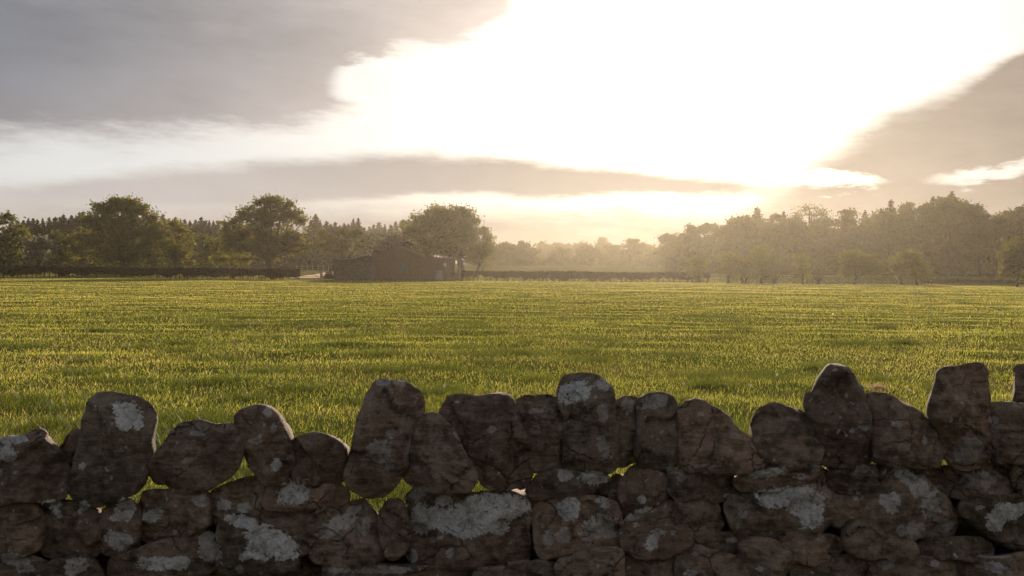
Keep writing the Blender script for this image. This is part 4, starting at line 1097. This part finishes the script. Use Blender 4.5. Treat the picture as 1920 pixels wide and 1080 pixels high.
# --- round trees in the hazy middle distance
MID = [
    (938, 300, [(938, 474, 24, 15), (928, 488, 24, 16)], "hazy low round tree next to the barn's pointed tree"),
    (958, 310, [(960, 468, 22, 10), (955, 484, 26, 18)], "hazy tree with level top, left of the biggest middle-distance dome"),
    (979, 300, [(980, 466, 26, 12), (985, 482, 32, 20), (965, 484, 24, 18)], "biggest rounded dome tree in the hazy middle distance"),
    (1018, 430, [(1018, 462, 13, 9), (1018, 480, 18, 16)], "faint far tree peeping right of the biggest dome tree"),
    (1043, 440, [(1043, 461, 10, 6), (1042, 478, 14, 14)], "small faint far tree above the left neat dome tree"),
    (1052, 320, [(1052, 475, 20, 11), (1056, 490, 26, 16)], "left one of two neat dome trees in the hazy middle"),
    (1068, 440, [(1067, 464, 11, 7), (1068, 482, 16, 14)], "faint far tree between the two neat dome trees"),
    (1090, 430, [(1086, 463, 12, 7), (1092, 480, 16, 14)], "faint far tree behind the right neat dome tree"),
    (1107, 315, [(1105, 472, 22, 12), (1110, 488, 28, 18)], "right one of two neat dome trees in the hazy middle"),
    (1128, 420, [(1128, 452, 7, 7), (1128, 464, 13, 10), (1126, 482, 18, 16)], "taller faint tree with a knobbly top in the far middle"),
    (1152, 330, [(1152, 466, 16, 9), (1150, 484, 24, 18)], "hazy tree between the knobbly one and the pinkish one"),
    (1190, 320, [(1188, 454, 12, 7), (1192, 466, 20, 12), (1186, 484, 26, 20)], "pinkish uneven-topped tree in the hazy middle distance"),
    (1214, 400, [(1210, 464, 14, 6), (1220, 480, 20, 16)], "faint far tree right of the pinkish one"),
    (1236, 300, [(1232, 478, 16, 12), (1240, 490, 20, 16)], "low hazy tree at the left foot of the wood on the right"),
]
for px_, D, rows, lab in MID:
    base = G(px_, D)
    broad_tree("woodland_tree", base, px_lobes(base, D, rows), lab, leaf=M_BROAD, nleaf=3400, size=0.5, clump_sig=0.7, fork=0.2, shell=0.4, group="round trees in the hazy middle distance")

# --- the wood on the right
DW = 215
RW = [
    (1264, DW + 30, [(1258, 446, 20, 8), (1266, 460, 26, 16), (1270, 485, 30, 26)], "leftmost tree of the right-hand wood, with a flat overhanging top", 1),
    (1300, DW + 10, [(1300, 430, 14, 9), (1296, 446, 22, 14), (1304, 466, 30, 20), (1300, 492, 34, 22)], "twin-topped tree near the left end of the right-hand wood", 1),
    (1326, DW + 15, [(1328, 425, 14, 6), (1320, 434, 10, 5), (1330, 460, 14, 22), (1335, 490, 22, 22)], "flat-topped pine poking out left of the bright gap in the wood", .9),
    (1368, DW, [(1370, 422, 18, 9), (1362, 436, 24, 14), (1372, 460, 32, 24), (1366, 492, 36, 22)], "round tree just right of the bright gap in the wood", 1),
    (1396, DW - 5, [(1396, 414, 20, 8), (1400, 430, 26, 14), (1396, 460, 30, 26), (1402, 492, 32, 22)], "smooth round tree under the small pointed pine", 1),
    (1428, DW + 8, [(1428, 424, 18, 12), (1426, 450, 26, 22), (1430, 486, 30, 24)], "hazy tree right under the pointed pine's right flank", 1),
    (1456, DW, [(1454, 412, 12, 8), (1450, 426, 20, 12), (1458, 456, 26, 26), (1455, 492, 30, 22)], "small-topped tree left of the airy twiggy crown", 1),
    (1492, DW - 6, [(1488, 418, 24, 10), (1492, 440, 30, 20), (1496, 480, 34, 28)], "dense tree below the left half of the airy twiggy crown", 1),
    (1540, DW + 4, [(1540, 420, 26, 10), (1545, 444, 30, 22), (1540, 484, 34, 26)], "dense tree below the right half of the airy twiggy crown", 1),
    (1590, DW, [(1588, 402, 14, 8), (1586, 416, 20, 12), (1592, 446, 30, 24), (1586, 486, 34, 26)], "bushy pine-like crown standing up just right of the airy twiggy tree", 1),
    (1632, DW + 6, [(1636, 414, 16, 8), (1634, 432, 26, 16), (1630, 468, 32, 28)], "tree with level top below the small layered pine", 1),
    (1662, DW - 4, [(1655, 404, 16, 10), (1668, 412, 20, 12), (1664, 446, 32, 26), (1660, 490, 34, 24)], "dense tree beneath the slim ragged spire", 1),
    (1702, DW, [(1700, 390, 12, 8), (1702, 402, 20, 10), (1700, 426, 32, 20), (1706, 470, 36, 30)], "rounded tree between slim ragged spire and leaning pine", 1),
    (1738, DW - 8, [(1730, 398, 18, 10), (1745, 392, 16, 10), (1738, 420, 32, 20), (1744, 466, 36, 32)], "dense tree under the leaning pine", 1),
    (1778, DW - 10, [(1778, 380, 26, 8), (1775, 394, 36, 14), (1780, 424, 40, 24), (1776, 472, 42, 34)], "massive dark crown forming the highest part of the right wood", 1),
    (1808, DW - 6, [(1806, 386, 16, 8), (1812, 404, 22, 14), (1808, 440, 32, 26), (1812, 486, 36, 28)], "dark tree on the right shoulder of the massive crown", 1),
    (1836, DW - 12, [(1832, 392, 13, 6), (1836, 402, 20, 8), (1840, 424, 26, 16), (1836, 462, 34, 30)], "dark tree with a small tufted top, right of the massive crown", 1),
    (1868, DW - 14, [(1868, 412, 18, 7), (1864, 428, 26, 14), (1870, 466, 34, 32)], "lower dark tree in the dip near the wood's right end", 1),
    (1896, DW - 10, [(1896, 406, 14, 8), (1894, 424, 24, 14), (1898, 460, 32, 32)], "dark tree rising right of the dip in the wood", 1),
    (1926, DW - 14, [(1920, 396, 16, 8), (1925, 412, 24, 14), (1930, 450, 34, 32)], "dark tree at the frame's right edge of the wood", 1),
]
for px_, D, rows, lab, sp in RW:
    base = G(px_, D)
    broad_tree("woodland_tree", base, px_lobes(base, D, rows), lab, leaf=M_BROAD, nleaf=7000, size=0.31, clump_sig=0.55, fork=0.18, shell=0.35, sparse=sp, group="broadleaved trees of the wood on the right")
for i, (px_, tp_, lab, wd, ln) in enumerate([(1418, 387, "small pointed pine standing above the hazy left part of the right wood", 1.5, 0), (1468, 394, "small spire left beside the airy twiggy crown", .9, 0), (1620, 394, "small layered pine right of the bushy pine-like crown", 1.1, 0),
                                             (1669, 373, "slim ragged spire left of the leaning pine", 1.1, 0), (1700, 380, "stubby conifer top between slim spire and leaning pine", 1.5, 0), (1755, 373, "small spire right beside the leaning pine", .9, 0), (1782, 359, "highest spire on the massive dark crown", 1.4, 0), (1912, 388, "blunt dark conifer top near the frame's right edge", 1.7, 0),
                                             (1742, 364, "leaning pine with top bent to the right", 1.0, R(11))]):
    e = conifer(px_ - (22 if ln else 0), tp_, DW + 14, lab, "conifers of the wood on the right", i, "pine_tree" if "pine" in lab else "spruce_tree", wd, ln)
    if ln: e.rotation_euler = (0, ln, 0)
# lower growth in the hazy middle
undergrowth('undergrowth', 880, 1262, 300, 345, [(880, 482), (1262, 486)], 9000, 'hazy low scrub under the round trees in the middle distance', M_BROAD, 0.8)
# airy twiggy crown
base = G(1518, DW + 12)
broad_tree("ash_tree", base, px_lobes(base, DW + 12, [(1518, 392, 30, 12), (1494, 402, 16, 14), (1545, 402, 14, 14), (1520, 404, 34, 16)]), "airy twiggy ash crown, half bare, above the right wood", leaf=M_BROAD, nleaf=2000, size=0.2, sparse=.5, clump_sig=0.7, fork=.6, shell=0.2)
undergrowth("undergrowth", 1250, 1990, DW + 2, DW + 50, [(1250, 470), (1340, 455), (1400, 430), (1500, 430), (1640, 430), (1780, 405), (1860, 430), (1990, 425)], 22000, "dim lower boughs filling the wood on the right", M_BROAD, 0.7)

# --- trees and bushes at the field edge on the right
FE = [
    (1312, 156, [(1312, 492, 18, 14), (1306, 508, 20, 12)], "low bushy hawthorn growing up out of the right hedge's end", M_OAK, 900, 2, 1),
    (1367, 152, [(1367, 484, 16, 14), (1364, 502, 20, 14), (1374, 512, 18, 10)], "thorn bush with forked foot right of the hedge's end", M_OAK, 1000, 2, .85),
    (1396, 151, [(1394, 496, 18, 12), (1398, 510, 18, 12)], "low spreading bush on two slanting stems", M_OAK, 900, 3, .9),
    (1427, 152, [(1428, 472, 14, 12), (1424, 490, 20, 18), (1430, 510, 20, 12)], "taller bush tree at the pale glare in the field edge", M_OAK, 1300, 1, 1),
    (1505, 150, [(1503, 490, 12, 12), (1506, 506, 15, 14), (1500, 516, 12, 8)], "small upright oval bush tree", M_OAK, 1000, 1, 1),
    (1602, 148, [(1594, 482, 20, 14), (1600, 500, 26, 18), (1625, 490, 18, 14), (1636, 506, 18, 12), (1586, 512, 14, 10), (1650, 500, 10, 8)], "largest round lone tree on the right field edge", M_OAK, 2600, 1, 1),
    (1690, 150, [(1684, 502, 14, 14), (1692, 514, 14, 10), (1676, 494, 8, 8)], "thin bush leaning against the spreading thorn", M_OAK, 700, 2, .8),
    (1719, 147, [(1703, 480, 20, 9), (1716, 494, 18, 9), (1735, 506, 14, 8), (1700, 498, 10, 10), (1728, 516, 12, 6)], "spreading thorn tree with slanting trunk and layered boughs", M_OAK, 1500, 1, .9),
    (1906, 135, [(1912, 462, 24, 16), (1900, 480, 22, 18), (1906, 504, 30, 22), (1930, 480, 26, 40), (1886, 500, 10, 14)], "bushy yellow-green tree cut by the frame's right edge", M_OAK, 3600, 1, 1),
]
for px_, D, rows, lab, lf, nl, mu, sp in FE:
    base = G(px_, D)
    broad_tree("thorn_tree" if "thorn" in lab else "bush_tree", base, px_lobes(base, D, rows), lab, leaf=lf, nleaf=nl * 2, size=0.19, clump_sig=0.38, fork=0.22, multi=mu, sparse=sp, trunk_r=0.16, shell=0.4, group="small trees along the right field edge")


def v_shrub(px, D, tips, label):
    """bare vase-shaped shrub with a few thin leaves"""
    base = G(px, D)
    e = empty("bare_shrub", base); tag(e, label, "shrub")
    b = MB(); C = []
    rng = np.random.RandomState(int(px))
    for (tx, ty) in tips:
        t_ = P(tx, ty, D) - base; t_.y = rng.uniform(-.6, .6)
        mid = t_ * 0.5 + Vector((t_.x * 0.12, 0, -0.12 * t_.z))
        b.tube([(0, 0, -0.1), Vector((t_.x * 0.12, 0, 0.35)), mid, t_], [0.14, 0.09, 0.05, 0.012], 5)
        for k in range(5):
            p = mid.lerp(t_, rng.rand()); q = p + Vector((rng.uniform(-.5, .5), rng.uniform(-.4, .4), rng.uniform(.1, .6)))
            b.tube([p, q], [0.02, 0.006], 4, False)
            C.append(np.array(q) + rng.randn(16, 3) * 0.28)
    b.build("trunk", M_BARK, e, True)
    link("crown", leaves_mesh("crown", leaf_cards(np.concatenate(C), 0.11, 0.1, rng)), M_BROAD, e)


v_shrub(1452, 150, [(1440, 488), (1448, 492), (1462, 480), (1470, 482), (1476, 468), (1456, 500), (1444, 505)], "half-bare vase-shaped shrub with one long arm leaning right, left of the oval bush")
v_shrub(1534, 149, [(1522, 486), (1527, 492), (1533, 500), (1541, 490), (1548, 484), (1546, 498), (1524, 502)], "half-bare V-shaped shrub right beside the oval bush")


# ------------------------------------------------------------------ hedges
def hedge(pa, pb, Da, Db, h, label, gap=0.62, thick=1.1, stems=46, dens=1.0, seed=1):
    a, b_ = G(pa, Da), G(pb, Db)
    e = empty("hedge", (a + b_) / 2)
    e.location.z = 0
    tag(e, label, "hedge")
    L = (b_ - a).length
    ux = (b_ - a).normalized(); n_ = Vector((-ux.y, ux.x, 0)).normalized()
    rng = np.random.RandomState(seed)
    n = int(L * 520 * dens)
    s = rng.rand(n) * L
    # clipped flat top, uneven foot
    foot = gap * (0.85 + 0.45 * fnoise(s * 1.3, s * 0.0, seed) + 0.25 * fnoise(s * 4.1, s * 0, seed + 1))
    foot = np.clip(foot, 0.05, gap * 1.6)
    topz = h * (1 + 0.05 * RNG.rand(n) ** 4 + 0.05 * fnoise(s * 0.5, s * 0, seed + 2) + 0.02 * fnoise(s * 3, s * 0, seed + 3))
    z = foot + (topz - foot) * rng.rand(n)
    w = (rng.rand(n) * 2 - 1) * thick * 0.5
    P0 = np.array(a)[None] + s[:, None] * np.array(ux)[None] + w[:, None] * np.array(n_)[None]
    P0[:, 2] = gz(P0[:, 0], P0[:, 1]) + z
    P0 -= np.array(e.location)
    link("foliage", leaves_mesh("foliage", leaf_cards(P0, 0.15, 0.1, rng)), M_HEDGE, e)
    protos = []
    for k in range(4):
        m = MB(); r2 = random.Random(seed * 10 + k)
        for q in range(r2.randint(1, 3)):
            dx = r2.uniform(-.25, .25)
            m.tube([(dx * 0.4, 0, -0.1), (dx * 0.8, 0.02, gap * 0.7), (dx * 1.7, 0, gap * 1.5), (dx * 2.2, 0.05, h * 0.8)], [0.07, 0.055, 0.045, 0.02], 5)
        protos.append(m.mesh("stem", True)); protos[-1].materials.append(M_BARK)
    for k in range(stems):
        t_ = (k + 0.5 + random.uniform(-.35, .35)) / stems
        p = a.lerp(b_, t_)
        o = link("stem", protos[k % 4], None, e, Vector((p.x, p.y, gzs(p.x, p.y))) - e.location)
        o.rotation_euler = (0, 0, random.uniform(-.5, .5)); 
    return e


hedge(-60, 562, 150, 153, 1.62, "long clipped dark hedge along the field's left end", stems=72, seed=3)
hedge(862, 1330, 153, 158, 1.5, "clipped hazy hedge running right from the barn", stems=60, seed=5, gap=0.66)
hedge(515, 640, 212, 214, 1.1, "distant clipped hedge beyond the red soil yard", stems=12, seed=8, gap=0.1)
hedge(1726, 1990, 165, 165, 0.55, "very low scrubby hedge line at the foot of the right wood", stems=20, seed=9, gap=0.05, dens=.8)

# ------------------------------------------------------------------ barn
M_BOARD = mat_simple("weathered_barn_boards", (0.105, 0.058, 0.038), (0.190, 0.112, 0.075), 3, 0.9, 0.5, (6, 6, 0.5))
M_BLOCK = mat_simple("dark_rubble_masonry", (0.085, 0.066, 0.050), (0.150, 0.118, 0.092), 3.5, 0.95, 0.9)
M_ROOF = mat_simple("rusty_sheet_roof", (0.075, 0.045, 0.034), (0.12, 0.08, 0.062), 2, 0.75, 0.3, (8, 1, 1))
M_POST = mat_simple("grey_timber", (0.10, 0.085, 0.07), (0.17, 0.14, 0.115), 4, 0.9, 0.5, (6, 6, .6))
M_GLINT = mat_simple("sun_glint_white", (0.75, 0.75, 0.74), (0.82, 0.82, 0.8), 4, 0.45, 0.05)  # white colour stands in for a sun glint on the pipe cap
M_GALV = mat_simple("galvanised_steel", (0.15, 0.15, 0.15), (0.22, 0.22, 0.22), 6, 0.45, 0.1)
DB = 150.0


def bx(px): return ray(px, 520).x / ray(px, 520).y * DB


def bz(px, py): return P(px, py, DB).z


def barn():
    Z6 = lambda x, y: (400 + x / 3.4286, 350 + y / 3.4286)
    e = empty("barn", (bx(745), DB, 0)); ox, oy = e.location.x, e.location.y
    tag(e, "low brown timber barn with a middle gable and two lean-tos, across the field", "barn")
    dep = 11.0

    def X(zx): return bx(Z6(zx, 0)[0]) - ox

    def Z(zx, zy): return bz(*Z6(zx, zy))
    # gable block with vertical boards as real strips
    xl, xr, xm = X(1040), X(1330), X(1185)
    zel, zer, zr = Z(1040, 446), Z(1330, 446), Z(1185, 392)
    w = MB(); w.prism([(xl, -0.2), (xr, -0.2), (xr, zer), (xm + .5, zr - .05), (xm - .5, zr - .05), (xl, zel)], 0, dep)
    nb = 26
    for k in range(nb):
        x0 = xl + (xr - xl) * k / nb; x1 = xl + (xr - xl) * (k + 1) / nb - 0.025
        xc = (x0 + x1) / 2
        zt = zel + (zr - zel) * max(0, 1 - abs(xc - xm) / (xr - xm)) - 0.12
        w.box((x0, -0.03 - 0.012 * (k % 2), 0.05), (x1, -0.002, zt))
    w.build("gable_wall", M_BOARD, e)
    r = MB()
    for sgn, xe, ze in ((-1, xl, zel), (1, xr, zer)):
        xe2 = xe + sgn * 0.3; ze2 = ze - 0.08
        r.prism([(xe2, ze2), (xm, zr), (xm, zr + 0.10), (xe2, ze2 + 0.10)][:: 1 if sgn < 0 else -1], -0.35, dep + .3)
        for k in range(18):     # sheet corrugations
            y_ = -0.3 + k * dep / 17
            p0, p1 = Vector((xe2, y_, ze2 + .11)), Vector((xm, y_, zr + .11))
            r.tube([p0, p1], [0.03, 0.03], 4)
    r.tube([(xm, -0.4, zr + 0.12), (xm, dep + .35, zr + .12)], [0.09, 0.09], 6)
    r.build("roof", M_ROOF, e)
    # left lean-to: rubble wall, roof sloping up to the gable
    l0, l1 = X(772), X(1040)
    z0, z1 = Z(772, 476), Z(1040, 448)
    w = MB(); w.prism([(l0, -0.2), (l1 - .002, -0.2), (l1 - .002, z1 - .1), (l0, z0 - .1)], 0.15, dep - 1)
    rs = random.Random(5)
    zz = 0.0
    while zz < z0 - .35:
        xx = l0 + .02
        hh = rs.uniform(.22, .34)
        while xx < l1 - .3:
            ww = rs.uniform(.35, .8); x2 = min(xx + ww - .03, l1 - .05)
            w.box((xx, 0.10 + rs.uniform(-.02, .02), zz), (x2, 0.149, min(zz + hh - .03, z0 - .12)))
            xx += ww
        zz += hh
    w.build("lean_to_wall", M_BLOCK, e)
    r = MB(); r.prism([(l0 - .35, z0 - .14), (l1 + .1, z1 - .04), (l1 + .1, z1 + .07), (l0 - .35, z0 - .03)], -0.25, dep - .7)
    for k in range(16):
        y_ = -0.2 + k * (dep - 1) / 15
        r.tube([(l0 - .34, y_, z0 - .02), (l1 + .08, y_, z1 + .08)], [0.03, 0.03], 4)
    r.build("lean_to_roof", M_ROOF, e)
    # right lean-to: boards, open bay with posts at its end
    r0, r1, r2 = X(1330), X(1532), X(1592)
    z2, z3 = Z(1330, 450), Z(1592, 462)
    w = MB(); w.prism([(r0 + .002, -0.2), (r1, -0.2), (r1, z3 - .12), (r0 + .002, z2 - .12)], 0.2, dep - 1.5)
    nb = 18
    for k in range(nb):
        x0 = r0 + (r1 - r0) * k / nb + .01; x1 = r0 + (r1 - r0) * (k + 1) / nb - 0.02
        w.box((x0, 0.165 - 0.012 * (k % 2), 0.05), (x1, 0.198, z3 - .2))
    w.build("lean_to_wall", M_BOARD, e)
    r = MB(); r.prism([(r0 - .75, z2 - .06), (r2 + .1, z3 - .10), (r2 + .1, z3 + .03), (r0 - .75, z2 + .08)], -0.5, dep - 1.2)
    r.tube([(r0 - .75, -.52, z2 + .02), (r2 + .1, -.52, z3 - .04)], [0.06, 0.06], 6)
    r.build("lean_to_roof", M_ROOF, e)
    for (zx, yy) in ((1550, .4), (1584, .4), (1550, 8.8), (1584, 8.8)):
        p = MB(); x = X(zx); p.box((x - .09, yy - .09, -0.2), (x + .09, yy + .09, z3 - .12)); p.build("post", M_POST, e)
    p = MB(); p.box((r1, 0.35, 1.5), (r2, 0.42, 1.62)); p.box((r1, 0.33, 0.2), (r2, 0.45, 1.2)); p.build("bay_rail", M_BOARD, e)
    # window high in the gable block, board door
    f = MB(); x0, x1 = X(1192), X(1244); za, zb = Z(1218, 548), Z(1218, 512)
    for (a0, a1, b0, b1) in ((x0 - .08, x1 + .08, zb, zb + .08), (x0 - .08, x1 + .08, za - .08, za), (x0 - .08, x0, za, zb), (x1, x1 + .08, za, zb), ((x0 + x1) / 2 - .03, (x0 + x1) / 2 + .03, za, zb)):
        f.box((a0, -.085, b0), (a1, -.045, b1))
    fw = f.build("window", M_POST, e)
    gm, t = material("dusty_window_glass")
    gp = t.n('ShaderNodeBsdfPrincipled', {'Base Color': (0.11, 0.10, 0.105), 'Roughness': 0.9, 'Specular IOR Level': 0.1}); t.n('ShaderNodeOutputMaterial', {'Surface': gp.outputs[0]})
    p = MB(); p.box((x0, -.062, za), ((x0 + x1) / 2 - .031, -.05, zb)); p.box(((x0 + x1) / 2 + .031, -.062, za), (x1, -.05, zb)); p.build("pane", gm, fw)
    d = MB(); x0, x1 = X(1012), X(1036); d.box((x0, 0.02, 0), (x1, 0.09, 2.3))
    for zz in (.4, 1.2, 2.0): d.box((x0 + .05, 0.0, zz), (x1 - .05, 0.018, zz + .14))
    d.build("door", M_POST, e)

    # things at the open bay
    def drum(name, px, r, h, mat, label, cat, ribs=3, y=DB - 0.55):
        e2 = empty(name, (bx(px), y, gzs(bx(px), y)))
        tag(e2, label, cat)
        b = MB(); prof = [(0, r * .93)]
        for k in range(ribs): z_ = h * (k + 1) / (ribs + 1); prof += [(z_ - .06, r), (z_, r * 1.06), (z_ + .06, r)]
        prof += [(h * .96, r), (h, r * .9)]
        b.tube([(0, 0, z_) for z_, _ in prof], [q for _, q in prof], 18)
        b.build("body", mat, e2, True)
        l = MB(); l.tube([(0, 0, h), (0, 0, h + .06), (0, 0, h + .10)], [r * .7, r * .7, r * .4], 14); l.build("lid", mat, e2, True)
    drum("water_tank", 824, 0.62, 1.5, M_GALV, "pale grey ribbed water tank standing against the barn's right lean-to", "tank", 4)
    # upright pipe; its curved top is coloured white as a painted sun glint
    e3 = empty("standpipe", (bx(835), DB - 0.5, 0)); tag(e3, "pale upright pipe whose bent cap carries a painted sun glint, beside the grey tank", "pipe")
    b = MB(); b.tube([(0, 0, -.1), (0, 0, 2.1)], [.12, .12], 10); b.tube([(0, 0, .4), (0, 0, .5)], [.17, .17], 10); b.build("body", M_GALV, e3, True)
    b = MB(); b.tube([(0, 0, 2.1), (0, 0, 2.35), (-.06, 0, 2.5), (-.2, 0, 2.6)], [.17, .2, .2, .16], 10); b.build("cap", M_GLINT, e3, True)


barn()


# ------------------------------------------------------------------ gate and fences at the gap
def gate():
    D = 156
    a, b = G(557, D), G(600, D)
    e = empty("field_gate", a); tag(e, "five-barred field gate closing the gap beside the left hedge", "gate")
    v = b - a
    for k in range(5):
        m = MB(); z = 0.2 + 0.24 * k
        m.box((0, -.03, z), (v.x, .03, z + .07)); m.build("bar", M_POST, e)
    m = MB(); m.tube([(0.05, -.05, .25), (v.x * .5, -.05, 1.2)], [.035, .035], 4); m.tube([(v.x - .05, -.05, .25), (v.x * .5, -.05, 1.2)], [.035, .035], 4)
    m.build("brace", M_POST, e)
    for x in (-.12, v.x + .12):
        m = MB(); m.box((x - .09, -.09, -.2), (x + .09, .09, 1.45)); m.build("post", M_POST, e)
    # railing from gate to barn
    a = b; b = G(625, D + 1)
    e = empty("rail_fence", a + Vector((0.3, 0, 0))); tag(e, "post and rail fence between the gate and the barn", "fence")
    v = b - a
    for k in range(4):
        m = MB(); x = v.x * k / 3; m.box((x - .07, -.07, -.2), (x + .07, .07, 1.3)); m.build("post", M_POST, e)
    for z in (.45, .8, 1.12):
        m = MB(); m.box((0, -.045, z), (v.x, -.0, z + .08)); m.build("rail", M_POST, e)
    # paddock fence beyond the soil yard
    a, b = G(556, 198), G(616, 198)
    e = empty("paddock_fence", a); tag(e, "distant dark post and rail fence behind the red soil yard", "fence")
    v = b - a
    for k in range(7):
        m = MB(); x = v.x * k / 6; m.box((x - .07, -.07, -.2), (x + .07, .07, 1.3)); m.build("post", M_POST, e)
    for z in (.5, 1.0):
        m = MB(); m.box((0, -.13, z), (v.x, -.075, z + .08)); m.build("rail", M_POST, e)
    # scrub against the barn's left corner
    base = G(620, 151)
    broad_tree("shrub", base, px_lobes(base, 151, [(622, 515, 10, 7), (630, 520, 8, 6), (612, 521, 8, 5)]), "dark scrubby bush at the barn's left corner", "shrub", leaf=M_HEDGE, nleaf=700, size=0.15, clump_sig=.25, trunk_r=.05)


gate()

# ------------------------------------------------------------------ haze
HAZE = 0.00016


def haze():
    m = bpy.data.materials.new("evening_haze"); m.use_nodes = True
    t = NT(m.node_tree)
    v = t.n('ShaderNodeVolumePrincipled', {'Color': (1.0, 0.88, 0.71), 'Density': HAZE, 'Anisotropy': 0.76})
    t.n('ShaderNodeOutputMaterial', {'Volume': v.outputs[0]})
    b = MB(); b.box((-430, -70, -1.6), (430, 545, 21.5))
    o = b.build("haze", m)
    tag(o, "thin warm evening haze over the field and woods", "haze", kind="stuff")


haze()
